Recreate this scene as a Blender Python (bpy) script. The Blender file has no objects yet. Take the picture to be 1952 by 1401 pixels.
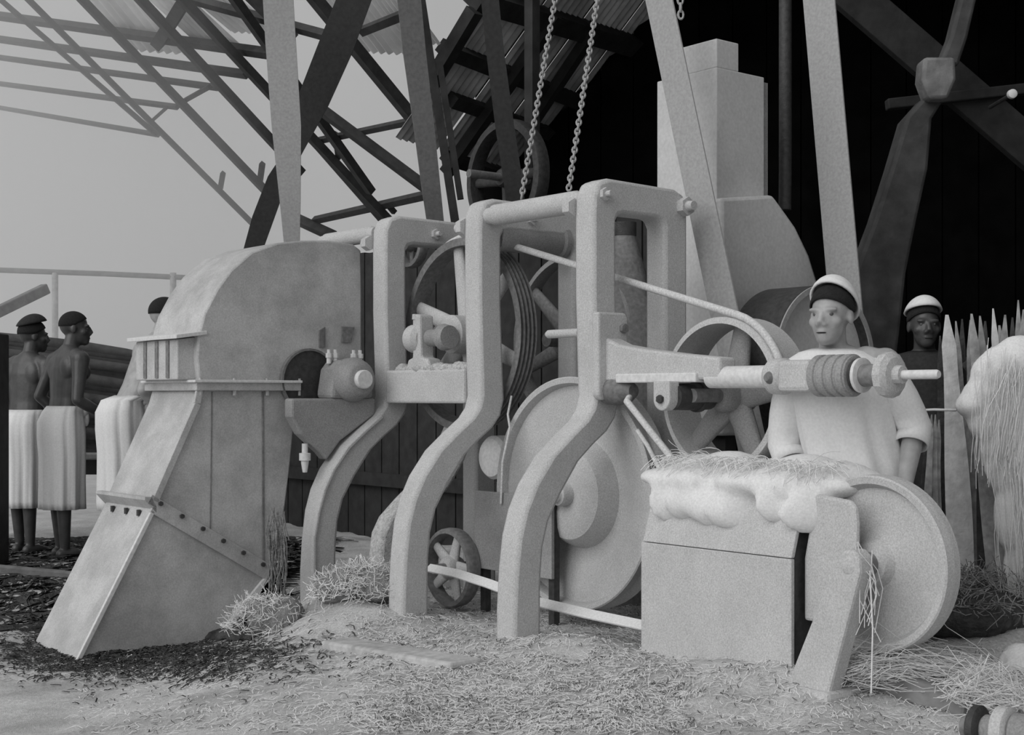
import bpy, bmesh, math, random
from mathutils import Vector, Matrix, noise
random.seed(7)
R = math.radians
sc = bpy.context.scene
col = sc.collection

# ------------------------------------------------------------------ camera, sky, sun, exposure
F, CX, HY, CH = 2650.0, 976.0, 754.0, 1.1            # focal length and horizon of the 1952x1401 picture
cam = bpy.data.objects.new('camera', bpy.data.cameras.new('camera'))
col.objects.link(cam)
cam.location = (0, 0, CH); cam.rotation_euler = (R(90), 0, 0)
cam.data.sensor_width = 36; cam.data.lens = 36 * F / 1952
cam.data.shift_y = (HY - 700.5) / 1952
cam.data.clip_end = 300
sc.camera = cam
world = bpy.data.worlds.new('overcast_sky'); sc.world = world
world.use_nodes = True
wb = world.node_tree.nodes['Background']
wb.inputs[0].default_value = (1, 1, 1, 1); wb.inputs[1].default_value = 0.40
sun = bpy.data.objects.new('sun', bpy.data.lights.new('sun', 'SUN'))
col.objects.link(sun)
sun.data.energy = 1.75; sun.data.angle = R(60)
sun.rotation_euler = Vector((-0.62, -0.58, 0.52)).to_track_quat('Z', 'Y').to_euler()
sc.view_settings.view_transform = 'Standard'; sc.view_settings.look = 'None'
sc.view_settings.gamma = 1; sc.view_settings.use_curve_mapping = False
sc.view_settings.exposure = 0.0
sc.cycles.use_denoising = True; sc.cycles.volume_bounces = 4; sc.cycles.max_bounces = 8

# ------------------------------------------------------------------ coordinates
# machine axes on the ground plan: p runs to the near right along the frames, q to the far right through them
TH = R(39.0)
E1 = Vector((math.sin(TH), -math.cos(TH), 0)); E2 = Vector((math.cos(TH), math.sin(TH), 0)); O = Vector((0, 5.88, 0))
def M(p, q, z=0.0): return O + E1 * p + E2 * q + Vector((0, 0, z))
def at(px, py, d): return Vector(((px - CX) / F * d, d, CH + (HY - py) / F * d))
def toM(w):
    v = w - O; return Vector((v.dot(E1), v.dot(E2), w.z))
def p_of(px, q):
    rx = (px - CX) / F; d = (q + O.dot(E2)) / (rx * E2.x + E2.y)
    return (Vector((rx * d, d, 0)) - O).dot(E1)
def clamp(x, a=0.0, b=1.0): return max(a, min(b, x))
def sstep(a, b, x):
    t = clamp((x - a) / (b - a)); return t * t * (3 - 2 * t)
def bump(x, y, cx, cy, rx, ry): return math.exp(-((x - cx) / rx) ** 2 - ((y - cy) / ry) ** 2)
def gh(x, y):
    """height of the trodden floor with its heaps of waste fibre"""
    h = -0.16 * (1 - sstep(-1.75, -0.75, x)) * (1 - sstep(7.3, 8.4, y))
    h += 0.09 * bump(x, y, 0.12, 5.75, 0.45, 0.35)
    h += 0.10 * bump(x, y, 0.85, 5.15, 0.65, 0.35)
    h += 0.07 * bump(x, y, -0.65, 6.55, 0.5, 0.3)
    h += 0.12 * bump(x, y, -0.9, 7.0, 0.35, 0.3)
    h += 0.07 * bump(x, y, 1.7, 5.3, 0.5, 0.4)
    h += 0.22 * bump(x, y, 2.05, 5.95, 0.35, 0.3)
    h += 0.035 * noise.noise(Vector((x * 1.7, y * 1.7, 3.1))) + 0.02 * noise.noise(Vector((x * 6, y * 6, 1.7)))
    return h

# ------------------------------------------------------------------ materials (all grey: a black and white picture)
MATS = {}
def mat(name, v, var=0.15, scale=30.0, rough=0.7, metal=0.0, bumpv=0.15, blotch=0.0, blotch_scale=2.5, spec=0.3):
    m = bpy.data.materials.new(name); m.use_nodes = True
    nt = m.node_tree; N = nt.nodes; L = nt.links
    bs = N['Principled BSDF']
    bs.inputs['Roughness'].default_value = rough; bs.inputs['Metallic'].default_value = metal
    bs.inputs['Specular IOR Level'].default_value = spec
    tc = N.new('ShaderNodeTexCoord')
    nz = N.new('ShaderNodeTexNoise'); nz.inputs['Scale'].default_value = scale; nz.inputs['Detail'].default_value = 6
    L.new(tc.outputs['Object'], nz.inputs['Vector'])
    rp = N.new('ShaderNodeValToRGB')
    lo, hi = v * (1 - var), min(1, v * (1 + var))
    rp.color_ramp.elements[0].position = 0.3; rp.color_ramp.elements[0].color = (lo, lo, lo, 1)
    rp.color_ramp.elements[1].position = 0.7; rp.color_ramp.elements[1].color = (hi, hi, hi, 1)
    L.new(nz.outputs['Fac'], rp.inputs['Fac'])
    out = rp.outputs['Color']
    if blotch:
        n2 = N.new('ShaderNodeTexNoise'); n2.inputs['Scale'].default_value = blotch_scale; n2.inputs['Detail'].default_value = 8
        n2.inputs['Roughness'].default_value = 0.65
        L.new(tc.outputs['Object'], n2.inputs['Vector'])
        r2 = N.new('ShaderNodeValToRGB'); r2.color_ramp.elements[0].position = 0.38; r2.color_ramp.elements[1].position = 0.62
        b = 1 - blotch
        r2.color_ramp.elements[0].color = (b, b, b, 1); r2.color_ramp.elements[1].color = (1, 1, 1, 1)
        L.new(n2.outputs['Fac'], r2.inputs['Fac'])
        mx = N.new('ShaderNodeMix'); mx.data_type = 'RGBA'; mx.blend_type = 'MULTIPLY'; mx.inputs['Factor'].default_value = 1
        L.new(out, mx.inputs['A']); L.new(r2.outputs['Color'], mx.inputs['B']); out = mx.outputs['Result']
    L.new(out, bs.inputs['Base Color'])
    if bumpv:
        bp = N.new('ShaderNodeBump'); bp.inputs['Strength'].default_value = bumpv; bp.inputs['Distance'].default_value = 0.01
        n3 = N.new('ShaderNodeTexNoise'); n3.inputs['Scale'].default_value = scale * 3; n3.inputs['Detail'].default_value = 3
        L.new(tc.outputs['Object'], n3.inputs['Vector']); L.new(n3.outputs['Fac'], bp.inputs['Height'])
        L.new(bp.outputs['Normal'], bs.inputs['Normal'])
    MATS[name] = m
mat('pale_casting', 0.54, 0.20, 170, 0.75, bumpv=0.25, blotch=0.10, blotch_scale=5)
mat('grey_casting', 0.33, 0.2, 150, 0.7, bumpv=0.3, blotch=0.25)
mat('dark_iron', 0.05, 0.3, 40, 0.5, bumpv=0.2)
mat('mid_iron', 0.22, 0.25, 50, 0.55, bumpv=0.2, blotch=0.3)
mat('sheet_metal', 0.54, 0.14, 130, 0.65, bumpv=0.12, blotch=0.30, blotch_scale=3.5)
mat('bright_metal', 0.66, 0.12, 60, 0.4, bumpv=0.1)
mat('pale_belt', 0.36, 0.12, 70, 0.8, bumpv=0.1)
mat('mid_belt', 0.16, 0.15, 50, 0.8, bumpv=0.1)
mat('dark_belt', 0.035, 0.2, 40, 0.8, bumpv=0.1)
mat('rope', 0.6, 0.2, 120, 0.9, bumpv=0.3)
mat('dark_timber', 0.03, 0.3, 12, 0.8, bumpv=0.2)
mat('roof_timber', 0.05, 0.25, 14, 0.85, bumpv=0.2)
mat('grey_timber', 0.22, 0.25, 14, 0.85, bumpv=0.3, blotch=0.3)
mat('pale_timber', 0.5, 0.2, 20, 0.85, bumpv=0.3, blotch=0.2)
mat('roof_sheet', 0.75, 0.08, 8, 0.6, bumpv=0.0)
mat('old_roof_sheet', 0.8, 0.25, 6, 0.6, bumpv=0.0, blotch=0.6, blotch_scale=0.8)
mat('shade_black', 0.006, 0.3, 5, 0.95, bumpv=0.1, spec=0.0)  # near-black base colour stands in for the deep shade inside the shed
mat('chute_metal', 0.62, 0.08, 60, 0.75, bumpv=0.08, blotch=0.12)
mat('skin', 0.06, 0.2, 18, 0.42, bumpv=0.1, spec=0.5)
mat('pale_skin', 0.36, 0.2, 18, 0.5, bumpv=0.1, spec=0.4)
mat('hair', 0.02, 0.3, 120, 0.9, bumpv=0.6)
mat('eye', 0.10, 0.05, 20, 0.35, bumpv=0)
mat('white_cloth', 0.72, 0.06, 90, 0.9, bumpv=0.15)
mat('dark_cloth', 0.03, 0.2, 60, 0.9, bumpv=0.15)
mat('ground', 0.70, 0.22, 90, 0.95, bumpv=0.8, blotch=0.36, blotch_scale=2.4)
mat('fibre', 0.74, 0.10, 110, 0.85, bumpv=0.25)
mat('pale_leaf', 0.72, 0.15, 20, 0.6, bumpv=0.2, blotch=0.2)
mat('fibre_mat', 0.62, 0.28, 70, 0.95, bumpv=1.0, blotch=0.15)
mat('dirty_fibre', 0.30, 0.35, 45, 0.95, bumpv=1.0, blotch=0.3)
mat('dark_waste', 0.07, 0.4, 30, 0.95, bumpv=1.0, blotch=0.4)
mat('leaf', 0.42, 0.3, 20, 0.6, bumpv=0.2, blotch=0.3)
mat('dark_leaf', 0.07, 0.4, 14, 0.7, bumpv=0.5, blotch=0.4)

# ------------------------------------------------------------------ mesh helpers
class MB:
    """collects shapes given in machine coordinates (space='m') or world coordinates (space='w')"""
    def __init__(s, space='m'): s.v = []; s.f = []; s.sp = space
    def add(s, vs, fs):
        b = len(s.v); s.v += [Vector(v) for v in vs]; s.f += [tuple(b + i for i in f) for f in fs]; return s
    def box(s, a, b):
        (x0, y0, z0), (x1, y1, z1) = a, b
        return s.add([(x0,y0,z0),(x1,y0,z0),(x1,y1,z0),(x0,y1,z0),(x0,y0,z1),(x1,y0,z1),(x1,y1,z1),(x0,y1,z1)],
                     [(3,2,1,0),(4,5,6,7),(0,1,5,4),(1,2,6,5),(2,3,7,6),(3,0,4,7)])
    def hexa(s, vs):
        return s.add(vs, [(3,2,1,0),(4,5,6,7),(0,1,5,4),(1,2,6,5),(2,3,7,6),(3,0,4,7)])
    def bar(s, a, b, w, t, up=(0, 0, 1)):
        """square bar from a to b, w across, t in the up direction"""
        a, b = Vector(a), Vector(b); d = (b - a).normalized(); up = Vector(up)
        x = d.cross(up)
        if x.length < 1e-4: x = d.cross(Vector((1, 0, 0)))
        x.normalize(); y = x.cross(d).normalized(); x *= w / 2; y *= t / 2
        return s.hexa([a-x-y, a+x-y, b+x-y, b-x-y, a-x+y, a+x+y, b+x+y, b-x+y])
    def lathe(s, c, axis, prof, n=40, caps=True, closed=False):
        """prof: list of (along axis, radius) from one end to the other"""
        ax = Vector({'p': (1,0,0), 'q': (0,1,0), 'z': (0,0,1)}[axis] if isinstance(axis, str) else axis).normalized()
        x = ax.cross(Vector((0.3, 0.5, 0.81))).normalized() if abs(ax.z) < .9 else ax.cross(Vector((1,0,0))).normalized()
        if abs(ax.z) < 1e-6: x = Vector((0, 0, 1))
        y = ax.cross(x); c = Vector(c); vs = []; fs = []; m = len(prof)
        for (t, r) in prof:
            for k in range(n):
                a = 2 * math.pi * k / n; vs.append(c + ax * t + (x * math.cos(a) + y * math.sin(a)) * r)
        for i in range(m if closed else m - 1):
            j = (i + 1) % m
            for k in range(n):
                k2 = (k + 1) % n; fs.append((i*n+k, i*n+k2, j*n+k2, j*n+k))
        if caps and not closed:
            fs.append(tuple(reversed(range(n)))); fs.append(tuple((m-1)*n + k for k in range(n)))
        return s.add(vs, fs)
    def tube(s, pts, rad, n=10, caps=True):
        pts = [Vector(p) for p in pts]; m = len(pts); rs = rad if isinstance(rad, (list, tuple)) else [rad] * m
        vs = []; fs = []; ref = None
        for i, p in enumerate(pts):
            d = (pts[min(i+1, m-1)] - pts[max(i-1, 0)]).normalized()
            if ref is None: ref = d.cross(Vector((0.1, 0.2, 1))).normalized() if abs(d.z) < .95 else d.cross(Vector((1, 0, 0))).normalized()
            x = (ref - d * ref.dot(d)).normalized(); ref = x; y = d.cross(x)
            for k in range(n):
                a = 2 * math.pi * k / n; vs.append(p + (x * math.cos(a) + y * math.sin(a)) * rs[i])
        for i in range(m - 1):
            for k in range(n):
                k2 = (k + 1) % n; fs.append((i*n+k, i*n+k2, (i+1)*n+k2, (i+1)*n+k))
        if caps: fs.append(tuple(reversed(range(n)))); fs.append(tuple((m-1)*n + k for k in range(n)))
        return s.add(vs, fs)
    def strip(s, outer, inner, p0, p1, plane='qz'):
        """solid band between two outlines of equal count, drawn in (q,z) and extruded from p0 to p1 (or drawn in (p,z), extruded in q)"""
        n = len(outer)
        pt = (lambda a, e: (e, a[0], a[1])) if plane == 'qz' else (lambda a, e: (a[0], e, a[1]))
        vs = [pt(a, p0) for a in outer] + [pt(a, p0) for a in inner] + [pt(a, p1) for a in outer] + [pt(a, p1) for a in inner]
        fs = []
        for i in range(n - 1):
            fs += [(i, i+1, n+i+1, n+i), (2*n+i+1, 2*n+i, 3*n+i, 3*n+i+1), (i+1, i, 2*n+i, 2*n+i+1), (n+i, n+i+1, 3*n+i+1, 3*n+i)]
        fs += [(0, n, 3*n, 2*n), (n-1, 3*n-1, 4*n-1, 2*n-1)]
        return s.add(vs, fs)
    def prism(s, poly, e0, e1, plane='qz'):
        n = len(poly)
        pt = (lambda a, e: (e, a[0], a[1])) if plane == 'qz' else ((lambda a, e: (a[0], e, a[1])) if plane == 'pz' else (lambda a, e: (a[0], a[1], e)))
        vs = [pt(a, e0) for a in poly] + [pt(a, e1) for a in poly]
        fs = [tuple(range(n)), tuple(reversed(range(n, 2*n)))] + [((i+1) % n, i, n+i, n+(i+1) % n) for i in range(n)]
        return s.add(vs, fs)
    def ribbon(s, pts, side, w, t):
        """flat band along pts, w wide in the direction side, t thick"""
        pts = [Vector(p) for p in pts]; m = len(pts); vs = []; fs = []
        for i, p in enumerate(pts):
            d = (pts[min(i+1, m-1)] - pts[max(i-1, 0)]).normalized()
            sd = Vector(side[i]) if isinstance(side, list) else Vector(side)
            sd = (sd - d * sd.dot(d)).normalized(); nn = d.cross(sd).normalized()
            ww = w[i] if isinstance(w, list) else w
            vs += [p - sd*ww/2 - nn*t/2, p + sd*ww/2 - nn*t/2, p + sd*ww/2 + nn*t/2, p - sd*ww/2 + nn*t/2]
        for i in range(m - 1):
            for k in range(4):
                k2 = (k+1) % 4; fs.append((i*4+k, i*4+k2, (i+1)*4+k2, (i+1)*4+k))
        fs += [(3,2,1,0), tuple((m-1)*4+k for k in range(4))]
        return s.add(vs, fs)
    def ball(s, c, r, n=12, m=8):
        c = Vector(c); r = Vector(r) if isinstance(r, (tuple, list, Vector)) else Vector((r, r, r)); vs = []; fs = []
        for i in range(1, m):
            t = math.pi * i / m
            for k in range(n):
                a = 2*math.pi*k/n; vs.append(c + Vector((r.x*math.sin(t)*math.cos(a), r.y*math.sin(t)*math.sin(a), r.z*math.cos(t))))
        vs += [c + Vector((0,0,r.z)), c - Vector((0,0,r.z))]; T = (m-1)*n
        for i in range(m - 2):
            for k in range(n): fs.append((i*n+k, (i+1)*n+k, (i+1)*n+(k+1)%n, i*n+(k+1)%n))
        for k in range(n): fs.append((T, k, (k+1)%n)); fs.append((T+1, (m-2)*n+(k+1)%n, (m-2)*n+k))
        return s.add(vs, fs)
    def build(s, name, material, parent=None, smooth=None, bevel=0.0, origin=None):
        vs = [M(*v) for v in s.v] if s.sp == 'm' else s.v
        if parent is not None:
            pl = Vector(parent['_o']); loc = Vector((0, 0, 0))
        else:
            xs = [v.x for v in vs]; ys = [v.y for v in vs]; zs = [v.z for v in vs]
            pl = Vector(origin) if origin is not None else Vector(((min(xs)+max(xs))/2, (min(ys)+max(ys))/2, min(zs))); loc = pl
        me = bpy.data.meshes.new(name); me.from_pydata([v - pl for v in vs], [], s.f); me.update()
        bm = bmesh.new(); bm.from_mesh(me); bmesh.ops.recalc_face_normals(bm, faces=bm.faces); bm.to_mesh(me); bm.free()
        o = bpy.data.objects.new(name, me); col.objects.link(o)
        o.location = loc; o.parent = parent; o['_o'] = tuple(pl)
        me.materials.append(MATS[material])
        if smooth is not None:
            me.polygons.foreach_set('use_smooth', [True] * len(me.polygons))
            me.set_sharp_from_angle(angle=R(smooth))
        if bevel:
            b = o.modifiers.new('bevel', 'BEVEL'); b.width = bevel; b.segments = 2; b.limit_method = 'ANGLE'; b.angle_limit = R(35)
        return o
def tag(o, label=None, cat=None, group=None, kind=None):
    if label: o['label'] = label
    if cat: o['category'] = cat
    if group: o['group'] = group
    if kind: o['kind'] = kind
    return o
def thing(name, loc, label, cat, group=None):
    o = bpy.data.objects.new(name, None); col.objects.link(o); o.location = loc; o['_o'] = tuple(loc)
    o.empty_display_size = 0.1
    return tag(o, label, cat, group)
def hexnut(mb, c, axis, r, l): return mb.lathe(c, axis, [(0, r), (l, r)], n=6)

# ------------------------------------------------------------------ the setting
def grid(name, x0, x1, y0, y1, st, fn, material):
    nx = int((x1-x0)/st); ny = int((y1-y0)/st); vs = []; fs = []
    for j in range(ny+1):
        for i in range(nx+1):
            x = x0 + i*st; y = y0 + j*st; vs.append((x, y, fn(x, y)))
    for j in range(ny):
        for i in range(nx): a = j*(nx+1)+i; fs.append((a, a+1, a+nx+2, a+nx+1))
    return MB('w').add(vs, fs).build(name, material, smooth=60, origin=(0, 0, 0))
floor = tag(grid('floor', -6.0, 5.0, 2.0, 12.0, 0.06, gh, 'ground'), 'trodden floor strewn with pale sisal fibre and waste', kind='structure')
far = MB('w')
far.add([(-60,12,-.02),(60,12,-.02),(60,90,-.02),(-60,90,-.02)], [(0,1,2,3)])
far.add([(-60,-20,-.05),(60,-20,-.05),(60,2,-.05),(-60,2,-.05)], [(0,1,2,3)])
far.add([(-60,2,-.05),(-6,2,-.05),(-6,12,-.03),(-60,12,-.03)], [(0,1,2,3)]).add([(5,2,-.05),(60,2,-.05),(60,12,-.03),(5,12,-.03)], [(0,1,2,3)])
tag(far.build('floor', 'ground', origin=(0, 0, 0)), 'open yard ground running out beyond the shed floor', kind='structure')

# dark end of the shed: boarded walls and roof, deep shade put into a near-black colour
def board_wall(name, a, b, z0, z1, n, th, material, label):
    a, b = Vector(a), Vector(b); d = b - a; L_ = d.length; d.normalize(); nn = Vector((d.y, -d.x, 0))
    root = MB('w').hexa([a+nn*-.03+Vector((0,0,z0)), b+nn*-.03+Vector((0,0,z0)), b-nn*.06+Vector((0,0,z0)), a-nn*.06+Vector((0,0,z0)),
                         a+nn*-.03+Vector((0,0,z1)), b+nn*-.03+Vector((0,0,z1)), b-nn*.06+Vector((0,0,z1)), a-nn*.06+Vector((0,0,z1))]).build(name, material)
    tag(root, label, kind='structure')
    w = L_ / n
    for i in range(n):
        c = a + d * (w * (i + .5)); off = nn * random.uniform(0, .012)
        bx = MB('w'); h = w * .48
        bx.hexa([c-d*h-nn*.03+off+Vector((0,0,z0)), c+d*h-nn*.03+off+Vector((0,0,z0)), c+d*h+off+Vector((0,0,z0)), c-d*h+off+Vector((0,0,z0)),
                 c-d*h-nn*.03+off+Vector((0,0,z1)), c+d*h-nn*.03+off+Vector((0,0,z1)), c+d*h+off+Vector((0,0,z1)), c-d*h+off+Vector((0,0,z1))])
        bx.build('board', material, root)
board_wall('wall_back', (-0.3, 11.2, 0), (6.2, 9.6, 0), -.05, 6.4, 26, .03, 'shade_black', 'boarded back wall of the shed, coloured near-black for deep shade')
board_wall('wall_right', (4.6, 10.2, 0), (4.2, 4.6, 0), -.05, 6.4, 22, .03, 'shade_black', 'boarded side wall behind the sisal leaves, coloured near-black for deep shade')
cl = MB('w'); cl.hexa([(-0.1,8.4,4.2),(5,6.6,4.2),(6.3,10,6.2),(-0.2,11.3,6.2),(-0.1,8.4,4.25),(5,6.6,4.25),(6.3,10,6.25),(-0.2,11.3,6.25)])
tag(cl.build('ceiling', 'shade_black'), 'underside of the shed roof over the machine, coloured near-black for deep shade', kind='structure')

# roof over the left side: open rafters, purlins, some pale sheets, all lying in one pitched plane
PN = Vector((.572, .296, .766)); PX = Vector((-3.52, 13.8, 3.7))
def on_roof(px, py, off=0.0):
    r = Vector(((px-CX)/F, 1, (HY-py)/F)); c = Vector((0, 0, CH)); t = (PX + PN*off - c).dot(PN) / r.dot(PN); return c + r * t
roof = thing('roof', on_roof(480, 430), None, None); roof['kind'] = 'structure'; roof['label'] = 'open timber roof of rafters and purlins with pale sheets against the sky'
def roof_bar(nm, a, b, wpx, off):
    A, B = on_roof(*a, off), on_roof(*b, off); w = wpx / F * (A.y + B.y) / 2
    MB('w').bar(A, B, w, w * .9, PN).build(nm, 'roof_timber', roof)
for a, b, w in [((40,-15),(505,450),9), ((143,-15),(520,378),13), ((255,-15),(575,330),15), ((335,-15),(748,428),15), ((438,-15),(707,365),15),
                ((590,-15),(792,232),20), ((560,170),(826,368),17), ((593,262),(738,428),13), ((470,-15),(560,75),18), ((560,415),(640,452),16), ((-10,-10),(300,258),8)]:
    roof_bar('rafter', a, b, w*1.15, 0.0)
for a, b, w in [((-20,28),(520,103),15), ((-20,72),(470,142),12), ((-20,107),(415,167),9), ((-20,157),(338,204),8), ((-20,202),(302,257),7), ((325,-12),(660,78),16)]:
    roof_bar('purlin', a, b, w, 0.1)
for a, b, w in [((350,193),(400,165),8), ((290,230),(318,205),6), ((300,85),(350,5),22), ((598,270),(790,230),11), ((600,420),(830,368),13), ((690,60),(790,20),16), ((640,255),(646,300),10), ((735,385),(752,405),10), ((420,360),(425,330),8), ((495,350),(500,312),9)]:
    roof_bar('batten', a, b, w, 0.06)
def corrugated(name, parent, P00, P10, P01, waves, amp, material, up):
    """sheet from P00, waves side by side towards P10, running on to P01"""
    P00, P10, P01, up = Vector(P00), Vector(P10), Vector(P01), Vector(up).normalized(); n = waves * 6; vs = []; fs = []
    for j in (0, 1):
        for i in range(n + 1):
            vs.append(P00 + (P10-P00)*(i/n) + (P01-P00)*j + up*(amp*math.sin(2*math.pi*i/6)))
    for i in range(n): fs.append((i, i+1, n+2+i, n+1+i))
    return MB('w').add(vs, fs).build(name, material, parent, smooth=60)
for (a, b, c) in [((150,-20),(262,-20),(245,95)), ((262,-20),(345,-20),(385,92)), ((345,-20),(440,-20),(440,60)), ((598,-20),(700,-20),(690,98)), ((700,-20),(765,-20),(775,80))]:
    A, B, C_ = on_roof(*a, .18), on_roof(*b, .18), on_roof(*c, .18)
    corrugated('roof_sheet', roof, A, B, C_, 7, .02, 'roof_sheet', PN)

# dark corrugated slope over the machine, between the overhead belts
h2 = Vector((.532, .847, 0)); c2 = Vector((-.847*.69, .532*.69, -.724)); sn = h2.cross(c2).normalized()
if sn.z < 0: sn = -sn
SX = at(960, 150, 10.2)
def on_s(px, py, off=0.0):
    r = Vector(((px-CX)/F, 1, (HY-py)/F)); c = Vector((0, 0, CH)); t = (SX + sn*off - c).dot(sn) / r.dot(sn); return c + r * t
sroof = thing('roof', on_s(900, 330), None, None); sroof['kind'] = 'structure'; sroof['label'] = 'dark corrugated roof slope above the chains and drive belts'
S0 = on_s(838, 285)
for k in range(-1, 7):
    A = S0 + h2*(k*.55); corrugated('roof_sheet', sroof, A, A + h2*.52, A - c2*3.4, 7, .014, 'old_roof_sheet', sn)
for a, b, w in [((845,92),(1130,205),28), ((860,190),(1150,290),24), ((905,-5),(1250,100),40), ((850,300),(1010,350),22)]:
    A, B = on_s(*a, -.05), on_s(*b, -.05); ww = w/F*A.y; MB('w').bar(A, B, ww, ww, sn).build('purlin', 'dark_timber', sroof)
for a, b, w in [((905,20),(815,170),26), ((1062,30),(850,330),22), ((1130,60),(1010,240),20)]:
    A, B = on_s(*a, -.12), on_s(*b, -.12); ww = w/F*A.y; MB('w').bar(A, B, ww, ww, sn).build('rafter', 'dark_timber', sroof)
for (a, b, w) in [((800,-20),(868,425),16), ((838,120),(878,380),12)]:
    A, B = at(*a, 9.0), at(*b, 9.0); ww = w/F*9; MB('w').bar(A, B, ww, ww, (0,-1,0)).build('king_post', 'dark_timber', sroof)

# ------------------------------------------------------------------ the machine frame: three S-legged castings tied together
OUT = [(.012,-.2),(.012,.18),(.018,.28),(.024,.362),(.042,.5),(.075,.61),(.13,.716),(.222,.833),(.33,.92),(.425,.99),(.465,1.04),(.483,1.10),(.478,1.24),(.468,1.55),(.468,1.90),(.472,2.0),(.50,2.055),(.56,2.075)]
INN = [(.164,-.2),(.164,.18),(.164,.26),(.166,.32),(.178,.444),(.21,.555),(.282,.673),(.386,.811),(.47,.88),(.555,.94),(.605,1.0),(.628,1.08),(.62,1.24),(.607,1.55),(.605,1.84),(.607,1.885),(.622,1.915),(.66,1.925)]
def frame_band(qi):
    qo = qi + .15
    o = OUT + [(qo-.08, 2.065), (qo-.02, 2.04), (qo, 1.98), (qo, 1.7), (qo, -.15)]
    i = INN + [(qi-.06, 1.925), (qi-.02, 1.915), (qi, 1.88), (qi, 1.7), (qi, -.15)]
    return o, i
mf = thing('machine_frame', M(-.8, .1, gh(*M(-.8, .1).xy)), 'pale cast iron machine frame with three S-curved legs, tie rods and side bracket', 'machine frame')
for pr, qi in ((0.0, .915), (-.83, 1.08), (-1.66, 1.08)):
    o_, i_ = frame_band(qi)
    fc = MB().strip(o_, i_, pr - .13, pr).build('frame_casting', 'pale_casting', mf, smooth=40, bevel=.018)
    # rounded rib along the front edge of the leg
    bt = MB(); hexnut(bt, (pr, .53 if pr == 0 else .80, 2.0 if pr == 0 else 1.99), 'p', .03, .02).lathe((pr+.02, .53 if pr == 0 else .80, 2.0 if pr == 0 else 1.99), 'p', [(0,.014),(.03,.014)], n=10)
    bt.build('bolt', 'pale_casting', fc, smooth=40)
# tie rods
def rod(p0, p1, q, z, r, m_='pale_casting'):
    t = MB().lathe((p0, q, z), 'p', [(0, r*.8), (.03, r*.8), (.05, r), (p1-p0-.05, r), (p1-p0-.03, r*.8), (p1-p0, r*.8)], n=20).build('tie_rod', m_, mf, smooth=40)
    return t
t1 = rod(-.83, -.13, .53, 1.985, .052)
t2 = rod(-2.35, -1.79, .50, 1.985, .045)
nb = MB(); hexnut(nb, (-1.0, .49, 1.94), 'p', .05, .04).lathe((-1.04, .49, 1.94), 'p', [(0, .025), (.05, .025)], n=12); nb.build('nut', 'pale_casting', t1, smooth=40)
nb = MB(); hexnut(nb, (-1.835, .46, 1.93), 'p', .04, .045).lathe((-1.86, .46, 1.93), 'p', [(0, .022), (.03, .022)], n=12); nb.build('nut', 'pale_casting', t2, smooth=40)
nb = MB(); hexnut(nb, (-.175, .47, 1.95), 'p', .042, .045); nb.build('nut', 'pale_casting', t1, smooth=40)
nb = MB(); hexnut(nb, (0, 1.03, 1.985), 'p', .045, .04).lathe((.04, 1.03, 1.985), 'p', [(0, .026), (.035, .022)], n=12); nb.build('nut', 'pale_casting', mf, smooth=40)
# rounded cross beam of the middle frame
cb = MB().lathe((-.90, .62, 1.90), 'q', [(0, .075), (.40, .075), (.41, .09), (.44, .09)], n=24).build('cross_beam', 'grey_casting', mf, smooth=40)
# tie beam between the middle and far posts, pin and bracket plates
MB().box((-1.79+.13, .47, 1.06), (-.96, .60, 1.235)).build('tie_beam', 'pale_casting', mf, bevel=.012)
MB().lathe((-.36, .50, 1.385), 'p', [(0, .012), (.015, .02), (.23, .02)], n=14).build('pin', 'pale_casting', mf, smooth=40)
pl = MB().prism([(.455,1.10),(.475,1.08),(.60,1.08),(.635,1.12),(.635,1.45),(.62,1.47),(.455,1.47)], 0, .045).build('bracket_plate', 'pale_casting', mf, bevel=.01)
bt = MB(); hexnut(bt, (.045, .60, 1.40), 'p', .022, .02); bt.build('bolt', 'mid_iron', pl)
arm = MB().strip([(.03,1.13),(.03,1.16),(.25,1.165),(.55,1.165),(.72,1.165)], [(.03,1.36),(.12,1.325),(.28,1.30),(.5,1.275),(.72,1.255)], .50, .60, plane='pz').build('bracket_arm', 'pale_casting', mf, bevel=.012)
MB().box((.12, .485, 1.155), (.60, .56, 1.195)).build('arm_flange', 'bright_metal', arm, bevel=.006)
MB().lathe((.02, .54, 1.12), 'p', [(0, .06), (.06, .065), (.12, .055), (.16, .03)], n=20).build('arm_boss', 'mid_iron', arm, smooth=40)
# gusset carrying the main bearing on the far leg
gs = MB().prism([(-.075,1.085),(.44,1.085),(.44,1.0),(.22,.86),(.135,.76),(.10,.80),(-.02,.90),(-.075,.99)], -1.79, -1.71).build('bearing_bracket', 'grey_casting', mf, bevel=.012)
lb = MB().lathe((-1.74, .02, .70), 'z', [(0,.012),(.05,.02),(.06,.02),(.062,.03),(.10,.03),(.102,.016),(.15,.016)], n=12).build('grease_cup', 'bright_metal', gs, smooth=40)
MB().strip([(.01,-.15),(.012,.36),(.04,.5),(.075,.61),(.13,.716),(.222,.833),(.33,.92),(.44,1.0)], [(.035,-.15),(.037,.36),(.065,.5),(.10,.605),(.155,.71),(.245,.82),(.35,.905),(.455,.98)], -1.68, -1.645).build('leg_rib', 'pale_casting', mf, smooth=50, bevel=.008)
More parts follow.
